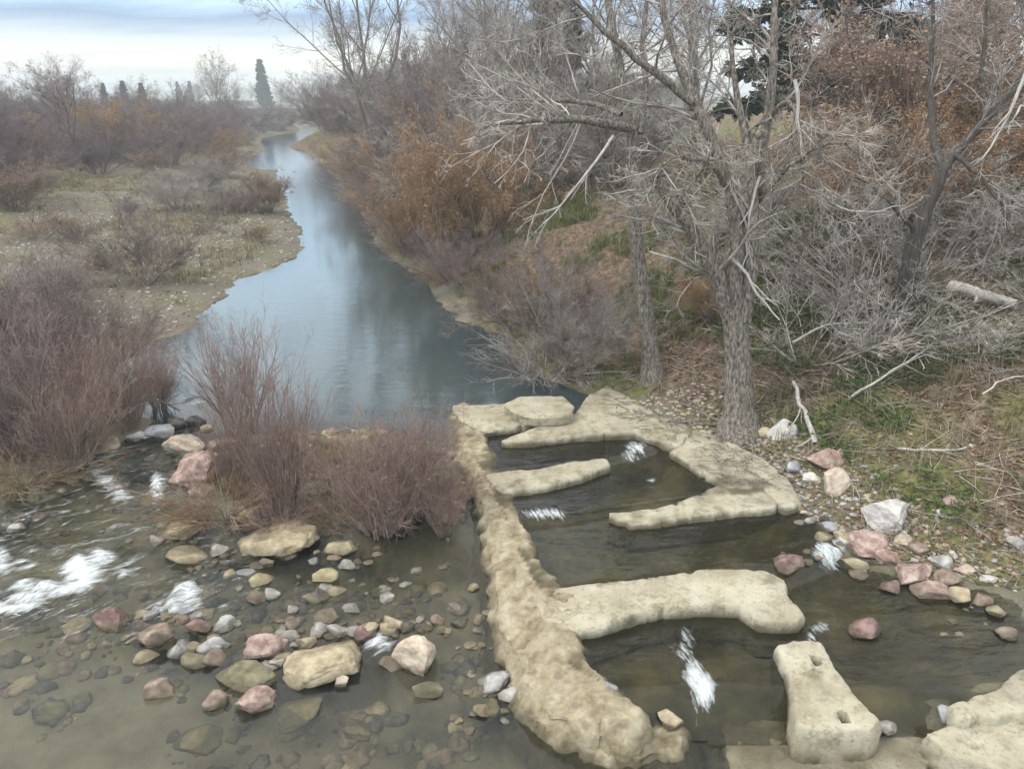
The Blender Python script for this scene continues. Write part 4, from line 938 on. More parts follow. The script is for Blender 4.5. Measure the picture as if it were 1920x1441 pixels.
SLIM = tree_mesh(220, h=12, r=.12, limbs=26, n2=8, n3=7, n4=4, fork=.15, lean=22, ratio=.28, rt=.007, up=.06, stems=2)
CON = conifer_mesh(300, h=16, r=.28, nb=80, spread=.30, nleaf=26000, lsize=.34)
CON2 = conifer_mesh(301, h=14, r=.2, nb=110, spread=.14, nleaf=14000, lsize=.5, start=.05, flat=False)
def G(px, py):
    p = hit(px, py); return p
def shrub_px(ms, name, px, py, hpx, label, cat, mats, design, group=None, wide=1.0, water=True):
    p = hit(px, py); s = hpx * px_size(p) / design / CT
    return put_shrub(ms, name, (p[0], p[1], p[2]), (s * wide, s * wide, s), label, cat, group, mats)
red = dict(stem=M['twig_red'], twig=M['twig_red']); pur = dict(stem=M['twig_purple'], twig=M['twig_purple']); gry = dict(stem=M['twig_grey'], twig=M['twig_grey'])
dsk = dict(stem=M['twig_dusk'], twig=M['twig_dusk'])
tan = dict(stem=M['twig_tan'], twig=M['twig_tan']); pal = dict(stem=M['twig_pale'], twig=M['twig_pale'])
org = dict(stem=M['twig_purple'], twig=M['twig_tan'], leaf=M['leaf_orange']); rst = dict(stem=M['twig_purple'], twig=M['twig_purple'], leaf=M['leaf_rust']); gld = dict(stem=M['twig_purple'], twig=M['twig_tan'], leaf=M['leaf_gold'])

def rsx(y): return float(np.interp(y, RS[:, 0], RS[:, 1]))
def lsx(y): return float(np.interp(y, LS[:, 0], LS[:, 1]))
# willow bar between the two waters
shrub_px(W[0], 'willow_shrub', 535, 965, 270, 'tall dense red-brown willow, middle one on the bar of willows', 'shrub', red, 3, wide=.72)
shrub_px(W[1], 'willow_shrub', 715, 995, 225, 'round red-brown willow standing in water right of the tall dense one', 'shrub', red, 3, wide=1.25)
shrub_px(W[0], 'willow_shrub', 780, 965, 185, 'brown willow just behind and right of the round red-brown willow', 'shrub', red, 3, wide=1.0)
shrub_px(Wt, 'willow_shrub', 455, 800, 205, 'tall thin-topped willow with upright wands against the blue upper river', 'shrub', red, 3, wide=1.0)
shrub_px(W[2], 'willow_shrub', 832, 1000, 150, 'small narrow willow standing in water beside the spine wall', 'shrub', red, 3, wide=.8)
shrub_px(Wb, 'sprawling_shrub', 420, 960, 95, 'low sprawling tan shrub at the left end of the willow bar', 'shrub', tan, 1.2, wide=1.15)
shrub_px(W[1], 'willow_shrub', 450, 915, 170, 'willow behind the low sprawling tan shrub', 'shrub', red, 3, wide=.75)
shrub_px(W[0], 'willow_shrub', 790, 905, 110, 'short willow behind the small narrow willow by the spine wall', 'shrub', red, 3, wide=1.2)
shrub_px(Wb, 'sprawling_shrub', 625, 975, 50, 'low tan shoots between the two big willows on the bar', 'shrub', tan, 1.2)
shrub_px(Wb, 'sprawling_shrub', 640, 880, 75, 'brown dead shoots on the cobbles of the bar behind the round willow', 'shrub', tan, 1.2, wide=1.2)
shrub_px(Wb, 'sprawling_shrub', 520, 985, 55, 'rusty low shoots at the foot of the tall dense willow', 'shrub', red, 1.2, wide=1.2)
shrub_px(Wb, 'sprawling_shrub', 860, 925, 60, 'dry low shoots on the outer slope of the spine wall', 'shrub', tan, 1.2, wide=.7)
# left bank willows
shrub_px(W[1], 'willow_shrub', 140, 870, 230, 'reddish willow with a pale lower tuft at the water on the left bank', 'shrub', red, 3, wide=1.0)
shrub_px(W[2], 'willow_shrub', 235, 800, 185, 'reddish willow on the left bank nearest the head of the rapids', 'shrub', red, 3, wide=1.05)
shrub_px(W[0], 'willow_shrub', 45, 850, 260, 'dark reddish willow at the left edge above the rapids', 'shrub', pur, 3, wide=1.1)
shrub_px(B[0], 'bare_shrub', 90, 720, 200, 'dense purple-grey shrub behind the left bank willows', 'shrub', pur, 4, wide=1.25)
shrub_px(B[1], 'bare_shrub', 215, 690, 120, 'purple-grey shrub at the foot of the gravel bar', 'shrub', pur, 4, wide=1.3)
shrub_px(B[2], 'bare_shrub', -30, 700, 230, 'dense dark shrub cut by the left edge beside the willows', 'shrub', pur, 4, wide=1.3)
shrub_px(W[0], 'willow_shrub', 300, 765, 120, 'thin pinkish willow leaning over the head of the rapids', 'shrub', red, 3, wide=.9)
shrub_px(Wb, 'sprawling_shrub', 40, 900, 80, 'tangled tan shoots hanging over the dark rapids at the left edge', 'shrub', tan, 1.2, wide=1.3)
shrub_px(Wb, 'sprawling_shrub', 125, 885, 50, 'pale dry tuft at the water under the left bank willows', 'shrub', pal, 1.2, wide=.8)
# gravel bar
shrub_px(B[3], 'bare_shrub', 270, 530, 130, 'purple-brown bush alone in the middle of the gravel bar', 'shrub', pur, 4, wide=1.15)
shrub_px(Or[0], 'autumn_shrub', 500, 398, 72, 'orange-topped bush at the river edge of the gravel bar', 'shrub', rst, 4, wide=1.15)
shrub_px(B[1], 'bare_shrub', 455, 400, 50, 'small grey bush left of the orange-topped bush on the gravel bar', 'shrub', pur, 4, wide=1.3)
shrub_px(B[2], 'bare_shrub', 335, 392, 62, 'grey bush in a dark hollow at the back of the gravel bar', 'shrub', gry, 4, wide=1.3)
shrub_px(B[0], 'bare_shrub', 385, 360, 60, 'grey-brown bush behind the hollow on the gravel bar', 'shrub', gry, 4, wide=1.4)
shrub_px(B[1], 'bare_shrub', 240, 405, 30, 'small bare bush on the pale ridge of the gravel bar', 'shrub', pur, 4)
shrub_px(B[2], 'bare_shrub', 60, 545, 60, 'brownish bush at the left end of the gravel bar drift line', 'shrub', gry, 4, wide=1.2)
shrub_px(B[3], 'bare_shrub', 130, 540, 55, 'low grey bush at the drift line of cobbles', 'shrub', gry, 4, wide=1.3)
for k in range(16):
    y = R5a.uniform(26, 60); x = lsx(y) - R5a.uniform(1.5, 12)
    put_shrub(Bs[k % 3] if k % 2 else B[k % 4], 'bar_scrub', (x, y, T1(x, y)), (.28, .28, .2), 'knee-high bare scrub dotted over the left gravel bar', 'scrub', 'scrub on the gravel bar', (pur, gry, tan)[k % 3])
shrub_px(Or[1], 'autumn_shrub', 405, 335, 55, 'rust-brown bush at the far end of the gravel bar', 'shrub', rst, 4, wide=1.5)
shrub_px(Or[2], 'autumn_shrub', 415, 290, 42, 'orange-crowned bush behind the rust-brown bush at the far bend', 'shrub', org, 4, wide=1.6)
shrub_px(Or[0], 'autumn_shrub', 35, 395, 90, 'rust-coloured bush at the left edge behind the gravel bar', 'shrub', rst, 4, wide=1.5)
shrub_px(Or[1], 'autumn_shrub', 110, 305, 62, 'golden-leaved bush in the left thicket', 'shrub', gld, 4, wide=1.2)
shrub_px(Or[2], 'autumn_shrub', 205, 300, 95, 'golden-topped tree-like bush in the middle of the left thicket', 'shrub', gld, 4, wide=1.2)
shrub_px(Or[0], 'autumn_shrub', 285, 325, 42, 'rusty bush at the front of the left thicket', 'shrub', rst, 4, wide=1.2)
# right bank, named ones
shrub_px(B[0], 'bare_shrub', 1085, 705, 190, 'dense brown twiggy bush above the upstream end of the fish ladder', 'shrub', dict(stem=M['twig_tan'], twig=M['twig_grey']), 4, wide=.95)
shrub_px(Or[1], 'autumn_shrub', 985, 618, 100, 'golden-brown bush at the water edge left of the brown twiggy bush', 'shrub', gld, 4, wide=.65)
shrub_px(Or[0], 'autumn_shrub', 835, 500, 255, 'large orange-brown bush leaning over the right side of the river', 'shrub', org, 4, wide=.62)
shrub_px(Or[1], 'autumn_shrub', 770, 470, 120, 'orange bush at the waterline in front of the large orange-brown bush', 'shrub', org, 4, wide=1.0)
shrub_px(Or[2], 'autumn_shrub', 905, 470, 190, 'orange-brown bush with yellow-green tint beside the large orange one', 'shrub', org, 4, wide=.8)
def put_at(ms, fn, name, x, y, h, design, label, cat, group, *a, wide=1.0, **k):
    s = h / design
    return fn(ms, name, (x, y, T1(x, y) - .05), (s * wide, s * wide, s), label, cat, group, *a, **k)
put_at(Or[0], put_shrub, 'autumn_tree', 12.6, 24.5, 6.0, 4, 'broad orange-brown leafy tree behind the dark crooked tree', 'tree', None, rst, wide=1.15)
put_at(Or[2], put_shrub, 'autumn_tree', 16.3, 25.5, 6.2, 4, 'rust-leaved tree at the right edge behind the dark crooked tree', 'tree', None, rst, wide=1.0)
put_at(Or[1], put_shrub, 'autumn_shrub', 13.2, 22.0, 3.0, 4, 'orange bush low behind the dark crooked tree', 'shrub', None, org, wide=1.1)
put_at(Or[2], put_shrub, 'autumn_shrub', 9.5, 20.5, 3.0, 4, 'rust bush between the forked tree and the dark crooked tree', 'shrub', None, org, wide=1.3)
put_at(Or[0], put_shrub, 'autumn_shrub', 4.6, 17.4, 1.5, 4, 'small orange tuft left of the forked trunk', 'shrub', None, org, wide=.9)
put_at(Or[1], put_shrub, 'autumn_shrub', 12.0, 26.0, 4.2, 4, 'brown-leaved bush behind the forked tree', 'shrub', None, rst, wide=1.1)
# dead brush between the trunks
ORD2 = 'first second third fourth fifth sixth seventh eighth ninth tenth eleventh twelfth thirteenth'.split()
for k, (x, y, h, ms) in enumerate(sorted([(6.2, 15.6, 2.3, Bs[1]), (7.4, 15.2, 1.9, Bs[2]), (8.0, 16.8, 2.4, Bs[0]), (9.6, 17.8, 2.0, Bs[2]), (11.4, 18.5, 2.6, Bs[0]), (12.6, 16.6, 2.2, Bs[1]), (7.8, 20.0, 3.0, Bs[1]), (5.2, 19.6, 2.4, Bs[0]), (10.6, 21.5, 3.2, Bs[0]), (14.2, 19.8, 3.0, Bs[0]), (9.0, 14.4, 1.2, Bs[0]), (10.8, 15.0, 1.2, Bs[2])], key=lambda t: t[0] / t[1])):
    put_at(ms, put_shrub, 'dead_brush', x, y, h, 4, f'tangled bare grey brush, {ORD2[k]} from the left between the right bank trunks', 'brush', 'dead brush between the trunks', pal if k % 3 else gry, wide=1.2)
ORD3 = 'first second third fourth fifth sixth seventh eighth ninth tenth eleventh twelfth thirteenth fourteenth fifteenth sixteenth seventeenth eighteenth nineteenth twentieth twenty-first twenty-second twenty-third twenty-fourth twenty-fifth twenty-sixth'.split()
# right bank thicket upstream
R5 = random.Random(11)
for k in range(30):
    y = R5.uniform(23, 46); x = rsx(y) + R5.uniform(1.6, 9.5)
    if (x > 0.5 and y < 30) or (26 < y < 36 and x < rsx(y) + 4.2): continue
    put_at((B[k % 4], Bs[k % 3])[k % 2], put_shrub, 'bare_shrub', x, y, R5.uniform(2.8, 4.8) * (.6 if x - rsx(y) < 1.5 and y < 28 else 1), 4, 'lavender-grey leafless shrub in the thicket on the right bank', 'shrub', 'right bank thicket', (gry, pal, pur)[k % 3], wide=1.1)
for k in range(44):
    y = R5.uniform(46, 105); x = rsx(y) + R5.uniform(5.0, 13)
    put_at(B[k % 4], put_shrub, 'bare_shrub', x, y, R5.uniform(3.5, 6.5), 4, 'hazy purple-grey shrub along the far right bank', 'shrub', 'far right bank shrubs', (pur, gry, pur)[k % 3], wide=1.1)
put_at(FAN, put_tree, 'bare_tree', -10.3, 62.0, 17.0, 15, 'tall fan-shaped leafless tree against the sky on the right bank', 'tree', None, M['bark'], M['twig_grey'], wide=1.0)
TALL = [(-4.5, 58, 11, TR[0]), (-1.0, 52, 11.5, TR[1]), (2.0, 46, 11, TR[2]), (-2.5, 70, 13, SLIM), (4.5, 40, 11, TR[0]), (7.5, 34, 12, TR[1]), (6.0, 27, 10.5, SLIM), (14.2, 27, 12, SLIM), (12, 40, 13, TR[0]),
        (16.5, 46, 8, TR[1]), (17.8, 26, 12, SLIM), (3.2, 31, 8, SLIM), (-5, 80, 12, TR[2]), (0.5, 38, 7.5, TR[2]), (-2.0, 44, 8.0, TR[0])]
ORD = 'first second third fourth fifth sixth seventh eighth ninth tenth eleventh twelfth thirteenth fourteenth fifteenth sixteenth seventeenth eighteenth nineteenth twentieth'.split()
TALL.sort(key=lambda t: t[0] / t[1])
for k, (x, y, h, ms) in enumerate(TALL):
    put_at(ms, put_tree, 'bare_tree', x, y, h, 12, f'leafless grey tree, {ORD[k]} from the left in the tall stand on the right bank', 'tree', 'tall bare trees on the right bank', M['bark'], (M['twig_grey'], M['twig_pale'])[k % 2])
put_at(CON, put_tree, 'cedar_tree', 13.2, 35.0, 17, 16, 'dark green cedar with layered branches behind the forked tree', 'tree', None, M['bark_dark'], M['twig_purple'], leaf=M['needle'], wide=1.25)
put_at(CON2, put_tree, 'conifer_tree', 2.2, 49.0, 15, 14, 'green conifer left of the slender leaning tree', 'tree', None, M['bark_dark'], M['twig_purple'], leaf=M['needle'])
for k in range(26):
    y = 17.5 + 44 * (k + R5.random() * .7) / 26; x = rsx(y) + R5.uniform(.2, .8) + .035 * max(0, y - 24)
    if 22 < y < 25: continue
    put_at((B[k % 4], Wb)[k % 3 == 0], put_shrub, 'overhanging_shrub', x - (.3 if 26 < y < 38 else 0), y, R5.uniform(1.0, 1.9) * (1 + y / 60) * (.6 if 26 < y < 38 else 1), (4, 1.2)[k % 3 == 0] * (1, 2.0)[k % 3 == 0], f'low bare shrub overhanging the right waterline, {ORD3[k]} one going upstream', 'shrub', 'shrubs overhanging the right waterline', (gry, pur, tan)[k % 3], wide=1.3)
# left bank thicket and the far plain
def front(y): return float(np.interp(y, [36, 44, 55, 66, 80, 100, 140], [-24.5, -26, -27.5, -28, -31, -33, -40]))
for k in range(72):
    y = 36 + 74 * R5.random() ** 1.15; x = front(y) - R5.uniform(0, 1) ** 1.2 * (16 + y * .35)
    put_at(B[k % 4], put_shrub, 'bare_shrub', x, y, R5.uniform(2.6, 5.0), 4, 'hazy purple-grey shrub in the thicket behind the left gravel bar', 'shrub', 'left bank thicket', (dsk, pur, dsk)[k % 3], wide=1.2)
LT = [(y, front(y) - R5.uniform(2, 32), R5.uniform(4.8, 7.5)) for y in [R5.uniform(58, 125) for _ in range(16)]]
LT.sort(key=lambda t: t[1] / t[0])
for k, (y, x, h) in enumerate(LT):
    put_at(TR[k % 3], put_tree, 'bare_tree', x, y, h, 12, f'hazy leafless tree, {ORD[k]} from the left of those rising above the left bank thicket', 'tree', 'trees in the left bank thicket', M['bark_dark'], M['twig_purple'], wide=1.1)
for k in range(70):
    y = R5.uniform(112, 190); x = R5.uniform(-.58 * y - 10, -.335 * y)
    put_at(B[k % 4], put_shrub, 'bare_shrub', x, y, R5.uniform(2.4, 4.2), 4, 'far hazy shrub beyond the river bend', 'shrub', 'far shrubs beyond the bend', (dsk, pur)[k % 2], wide=1.4)
for k in range(18):
    y = R5.uniform(108, 190); x = rsx(y) + R5.uniform(2, 26)
    put_at(B[k % 4], put_shrub, 'bare_shrub', x, y, R5.uniform(2.4, 4.2), 4, 'far hazy shrub on the outside of the river bend', 'shrub', 'far shrubs outside the bend', (pur, gry)[k % 2], wide=1.3)
for k in range(44):
    y = R5.uniform(90, 200); x = lsx(y) - 2.0 - R5.uniform(0, 1) ** 1.5 * 16
    put_at(B[k % 4], put_shrub, 'bare_shrub', x, y, R5.uniform(1.8, 3.2), 4, 'low far shrub on the inside of the river bend', 'shrub', 'low shrubs inside the bend', (dsk, pur, gry)[k % 3], wide=1.4)
for k in range(60):
    y = R5.uniform(200, 480); x = R5.uniform(-.72 * y, .12 * y) if k % 5 else R5.uniform(-.38 * y, -.2 * y)
    put_at(TR[k % 3], put_tree, 'bare_tree', x, y, R5.uniform(6, 10.5), 12, 'distant blue-grey bare tree on the plain', 'tree', 'distant trees on the plain', M['bark'], M['twig_grey'], wide=1.5)
for (px, y, h, lab_) in [(497, 300, 16, 'distant dark cypress standing alone above the far treeline'), (505, 301, 9, 'smaller distant cypress beside the lone dark one'), (272, 190, 7.5, 'hazy dark conifer above the left thicket'), (202, 215, 7.5, 'hazy conifer with blunt top left of the dark conifer'),
                        (360, 330, 9, 'far narrow conifer left of the tall hazy bare tree'), (338, 340, 9, 'far conifer furthest left of the narrow ones'), (240, 200, 8.0, 'hazy split-topped conifer above the left thicket')]:
    x = (px - 960) / FPX * (y * CT + 5 * ST)
    put_at(CON2, put_tree, 'conifer_tree', x, y, h, 14, lab_, 'tree', None, M['bark_dark'], M['twig_purple'], leaf=M['needle'], wide=1.3)
put_at(TR[1], put_tree, 'bare_tree', -46, 130, 11, 12, 'tall hazy bare tree standing above the thicket at the far bend', 'tree', None, M['bark'], M['twig_grey'])

# ------------------------------------------------------------------ ground cover on the banks
def on_land(n, px_box, rng, lo=0.02):
    out = []
    for a, b in zip(rng.uniform(px_box[0], px_box[2], n), rng.uniform(px_box[1], px_box[3], n)):
        out.append((a, b))
    return out
def scatter(n, x0, x1, y0, y1, rng, right=True, dmin=.5, dmax=12):
    x = rng.uniform(x0, x1, n * 3); y = rng.uniform(y0, y1, n * 3); sd = -poly_sd(x, y, WATER)
    k = (sd > dmin) & (sd < dmax) & (poly_sd(x, y, LADDER) < -.1); x, y = x[k][:n], y[k][:n]
    return np.stack([x, y, terrain(x, y)], 1)
rngG = np.random.default_rng(77)
def sticks(n, area, lmin, lmax, r, name, label, mat, dens=None, lift=.05):
    c = scatter(n, *area, rngG)
    a = rngG.uniform(0, 6.28, len(c)); e = rngG.uniform(-.15, .5, len(c)) ** 1; ln = rngG.uniform(lmin, lmax, len(c))
    d = np.stack([np.cos(a) * np.cos(e), np.sin(a) * np.cos(e), np.sin(e)], 1); p = np.empty((len(c), 4, 3)); p[:, 0] = c + np.array([0, 0, lift])
    for k in range(1, 4):
        d = nrm(d + .18 * rngG.normal(size=d.shape)); p[:, k] = p[:, k - 1] + d * (ln / 3)[:, None]
    R = (r * rngG.uniform(.5, 1.5, len(c)))[:, None] * np.array([[1, .8, .6, .3]])
    o = obj(name, mesh_np(name, *tubes(p, R, 3)), mat, kind='stuff'); tag(o, label, 'twigs'); return o
sticks(3800, (3.5, 15, 8, 21), .25, 1.0, .006, 'fallen_twigs', 'tangle of fallen dry twigs lying over the right bank', M['twig_pale'])
sticks(1200, (-4, 12, 17, 30), .3, 1.2, .008, 'bank_twigs', 'fallen twigs on the grassy slope upstream of the trees', M['twig_grey'])
def flat_leaves(n, area, size, name, label, mat, mask=None, lift=.02, up=1.2, hgt=0.0, cat='leaves', dmin=.5):
    c = scatter(n, *area, rngG, dmin=dmin)
    if mask is not None: c = c[mask(c)]
    m = len(c); c = c + np.array([0, 0, lift]); c[:, 2] += hgt * rngG.uniform(0, 1, m) ** 1.5
    a = rngG.normal(size=(m, 3)); a[:, 2] *= .35; a = nrm(a); nn = nrm(np.array([0, 0, up]) + .6 * rngG.normal(size=(m, 3))); b = nrm(np.cross(nn, a))
    s = (size * rngG.uniform(.5, 1.5, m))[:, None]
    V = np.stack([c, c + s * .5 * a + s * .36 * b + s * .1 * nn, c + s * a, c + s * .5 * a - s * .36 * b + s * .1 * nn], 1).reshape(-1, 3)
    o = obj(name, mesh_np(name, V, quads=np.arange(4 * m).reshape(-1, 4)), mat, kind='stuff'); tag(o, label, cat); return o
flat_leaves(26000, (3.5, 14, 7, 20), .07, 'leaf_litter', 'brown fallen leaves covering the right bank', M['litter'])
flat_leaves(7000, (3.5, 14, 7, 20), .07, 'pale_litter', 'pale dry leaves among the litter on the right bank', M['straw'])
ivm = lambda c: (fbm(c[:, 0] * .9, c[:, 1] * .9, seed=61) + .35 * (c[:, 0] > 6.6) * (c[:, 1] < 13.5) > .32)
flat_leaves(30000, (4.5, 12, 8, 19), .075, 'green_creeper', 'green creeper leaves in patches over the right bank', M['ivy'], ivm, hgt=.22, cat='creeper', dmin=1.4)
def tufts(n, area, h, blades, name, label, mat, mask=None, dmin=.5, dmax=12, w=.006):
    c = scatter(n, *area, rngG, dmin=dmin, dmax=dmax)
    if mask is not None: c = c[mask(c)]
    m = len(c); idx = np.repeat(np.arange(m), blades); q = len(idx)
    hh = (h * rngG.uniform(.5, 1.3, m))[idx] * rngG.uniform(.6, 1.1, q)
    p0 = c[idx] + rngG.normal(size=(q, 3)) * np.array([.06, .06, 0]); a = rngG.uniform(0, 6.28, q); bend = rngG.uniform(.1, .9, q)
    dv = np.stack([np.cos(a), np.sin(a), 0 * a], 1); sdv = np.stack([-np.sin(a), np.cos(a), 0 * a], 1) * w
    p1 = p0 + dv * (hh * bend * .35)[:, None] + np.array([0, 0, 1]) * (hh * .6)[:, None]; p2 = p0 + dv * (hh * bend)[:, None] + np.array([0, 0, 1]) * (hh * (1 - .35 * bend))[:, None]
    V = np.stack([p0 - sdv, p0 + sdv, p1 + sdv * .7, p1 - sdv * .7, p2], 1).reshape(-1, 3); b = np.arange(q)[:, None] * 5
    me = mesh_np(name, V, quads=b + np.array([[0, 1, 2, 3]]), tris=b + np.array([[3, 2, 4]]))
    o = obj(name, me, mat, kind='stuff'); tag(o, label, 'grass'); return o
gm = lambda c: fbm(c[:, 0] * .5, c[:, 1] * .5, seed=21) > -.25
tufts(5200, (-3, 9, 16.5, 32), .38, 12, 'bank_grass', 'green and yellow grass on the slope behind the slender tree', M['grass'], gm, w=.008)
tufts(900, (4.5, 12, 9, 17), .28, 12, 'green_grass', 'scattered green grass tufts on the right bank', M['grass'], lambda c: fbm(c[:, 0] * .7, c[:, 1] * .7, seed=22) > .25, dmin=1.2)
tufts(1500, (-3, 13, 9, 30), .4, 9, 'dry_grass', 'dry straw-coloured grass on the right bank', M['straw'], dmin=.9)
tufts(9500, (-32, -8, 19, 62), .28, 8, 'bar_grass', 'sparse straw-coloured grass over the left gravel bar', M['straw'], lambda c: fbm(c[:, 0] * .25, c[:, 1] * .25, seed=41) > -.05, dmin=1.0, dmax=22, w=.014)
tufts(600, (-34, -8, 19, 60), .2, 9, 'bar_green', 'green grass patches on the left gravel bar', M['grass'], lambda c: fbm(c[:, 0] * .2, c[:, 1] * .2, seed=43) > .25, dmin=.3, dmax=26, w=.014)
def pebbles(n, area, s0, s1, name, label, mat, mask=None, dmin=.02, dmax=8, lift=0.0):
    c = scatter(n, *area, rngG, dmin=dmin, dmax=dmax)
    if mask is not None: c = c[mask(c)]
    v, f = ICO1; m = len(c); s = rngG.uniform(s0, s1, m) ** 1
    sc = np.stack([s * rngG.uniform(.7, 1.3, m), s * rngG.uniform(.7, 1.3, m), s * rngG.uniform(.35, .7, m)], 1)
    jit = 1 + .18 * rngG.normal(size=(m, len(v), 1)).clip(-1.5, 1.5)
    V = (c[:, None, :] + v[None] * jit * sc[:, None, :]).reshape(-1, 3); F = (f[None] + (np.arange(m) * len(v))[:, None, None]).reshape(-1, 3)
    o = obj(name, mesh_np(name, V, tris=F), mat, kind='stuff'); tag(o, label, 'gravel'); return o
for key, nn in (('grey', 700), ('tan', 800), ('brown', 500), ('pink', 250)):
    pebbles(nn, (2.5, 9, 7, 15.5), .015, .06, 'shingle', f'loose {key} shingle along the right edge of the fish ladder', M[key], dmax=1.6)
for key, nn in (('grey', 1500), ('tan', 1500), ('brown', 1200)):
    pebbles(nn, (-30, -8, 18, 50), .02, .07, 'bar_gravel', f'loose {key} gravel on the left gravel bar', M[key], dmax=14)

def bed_stones(n, area, s0, s1, key, name, label):
    x = rngG.uniform(area[0], area[1], n); y = rngG.uniform(area[2], area[3], n)
    k = (poly_sd(x, y, WATER) > .1) & (poly_sd(x, y, LADDER) < -.3); x, y = x[k], y[k]
    k = fbm(x * .8, y * .8, seed=91) + .5 * sstep(8.3, 8.9, y) * sstep(11, 10, y) + .9 * sstep(-.2, .2, poly_sd(x, y, BAR)) > .12; x, y = x[k], y[k]
    c = np.stack([x, y, terrain(x, y)], 1); v, f = ICO1; m = len(c); sz = s0 + (s1 - s0) * rngG.uniform(0, 1, m) ** 2.2
    sc = np.stack([sz * rngG.uniform(.7, 1.3, m), sz * rngG.uniform(.7, 1.3, m), sz * rngG.uniform(.35, .65, m)], 1)
    V = (c[:, None, :] + v[None] * (1 + .16 * rngG.normal(size=(m, len(v), 1)).clip(-1.5, 1.5)) * sc[:, None, :]).reshape(-1, 3)
    o = obj(name, mesh_np(name, V, tris=(f[None] + (np.arange(m) * len(v))[:, None, None]).reshape(-1, 3), smooth=True), M[key], kind='stuff'); tag(o, label, 'cobbles')
for key, nn in (('olive', 800), ('brown', 900), ('dark', 800), ('tan', 300)):
    bed_stones(nn, (-11, -.3, 6.5, 14.3), .03, .17, key, 'river_cobbles', f'{key} cobbles covering the shallow bed and the willow bar')

def wall_debris(n, name, label, key):
    out = []
    for a_, b_ in zip(rngG.uniform(1090, 1500, n * 4), rngG.uniform(725, 950, n * 4)):
        p = on_plane(a_, b_)
        if any(poly_sd(np.array([p[0]]), np.array([p[1]]), [tuple(on_plane(u, v)[:2]) for u, v in pl])[0] > .08 for pl in SIDE_TOPS): out.append(p)
        if len(out) >= n: break
    c = np.array(out); m = len(c); a = rngG.uniform(0, 6.28, m); ln = rngG.uniform(.05, .35, m); p = np.empty((m, 3, 3)); d = np.stack([np.cos(a), np.sin(a), 0 * a], 1)
    p[:, 0] = c + np.array([0, 0, .012]); p[:, 1] = p[:, 0] + d * (ln / 2)[:, None] + np.array([0, 0, .015]); p[:, 2] = p[:, 1] + nrm(d + .4 * rngG.normal(size=d.shape)) * (ln / 2)[:, None] * np.array([1, 1, .1])
    o = obj(name, mesh_np(name, *tubes(p, np.full((m, 3), .006), 3)), M[key], kind='stuff'); tag(o, label, 'twigs')
SIDE_TOPS = [[(1108, 738), (1140, 722), (1225, 762), (1300, 800), (1278, 834), (1190, 811)], [(1297, 798), (1360, 822), (1430, 858), (1475, 893), (1430, 914), (1362, 914), (1310, 882)]]
wall_debris(260, 'wall_twigs', 'dry twigs and straw caught on the side wall below the trees', 'bark')

# ------------------------------------------------------------------ driftwood and things on the banks
def wood(name, label, cat, pts, r0, r1, mat, K=9, twigs=0, seed=1, lift=.04, kind=None):
    rng = np.random.default_rng(seed); g = np.array([[*(lambda p: (p[0], p[1], p[2] + lift + h))(hit(a, b))] for a, b, h in pts])
    o3 = g[0].copy(); q, ln = resample(g, K, rng, .012); r = np.linspace(r0, r1, K)
    root = empty(name, o3); tag(root, label, cat)
    obj('shaft', mesh_np('shaft', *(lambda vq: (vq[0] - o3, vq[1]))(tubes(q[None], r[None], 7)), smooth=True), mat, root)
    if twigs:
        A, B_, Cc = spawn(q[None], r[None], np.array([ln]), twigs, .2, .9, 25, 55, .4, 4, rng, up=.02, wig=.12, rmul=.5, rmin=.006)
        for k in range(twigs):
            v, f = tubes(A[k:k + 1], B_[k:k + 1], 4); obj('side_twig', mesh_np('side_twig', v - o3, quads=f), mat, root)
    return root
wood('bleached_branch', 'bleached forked branch lying down the bank above the salmon stone', 'branch', [(1484, 742, .25), (1500, 785, .15), (1518, 810, .08), (1527, 840, .02)], .035, .055, M['bark_pale'], twigs=3, seed=3)
wood('bleached_twig', 'white twig poking over the dark water by the brown twiggy bush', 'branch', [(1090, 700, .3), (1060, 706, .2), (1035, 722, .05)], .03, .012, M['bark_pale'], twigs=2, seed=4)
wood('fallen_log', 'long white weathered log lying on the right bank under the dark tree', 'log', [(1775, 568, .30), (1810, 576, .30), (1850, 588, .30), (1900, 600, .26)], .13, .09, M['bark_pale'], K=14, twigs=2, seed=5)
wood('fallen_pole', 'thin pale pole lying parallel below the white weathered log', 'pole', [(1752, 572, .08), (1800, 590, .06), (1850, 602, .04)], .035, .03, M['bark_pale'], seed=6)
wood('fallen_branch', 'pale branch lying among litter in front of the dark tree', 'branch', [(1680, 852, .06), (1750, 855, .05), (1810, 850, .04)], .025, .015, M['bark_pale'], twigs=3, seed=7)
wood('fallen_branch', 'thin curved branch above the green creeper at the right edge', 'branch', [(1835, 770, .25), (1870, 750, .35), (1915, 740, .3)], .018, .01, M['bark_pale'], twigs=2, seed=8)
wood('drift_branch', 'branch caught on the dark stones at the head of the rapids', 'branch', [(230, 790, .25), (290, 775, .3), (340, 782, .1)], .03, .015, M['bark'], twigs=4, seed=9)
wood('fallen_branch', 'dry forked branch in the brush right of the forked trunk', 'branch', [(1480, 690, .5), (1540, 660, .6), (1620, 655, .5), (1680, 640, .4)], .03, .012, M['bark_pale'], twigs=6, seed=10)
wood('fallen_branch', 'grey branch slanting through the brush below the dark tree', 'branch', [(1590, 760, .1), (1660, 735, .3), (1740, 690, .4)], .028, .012, M['bark_pale'], twigs=5, seed=11)

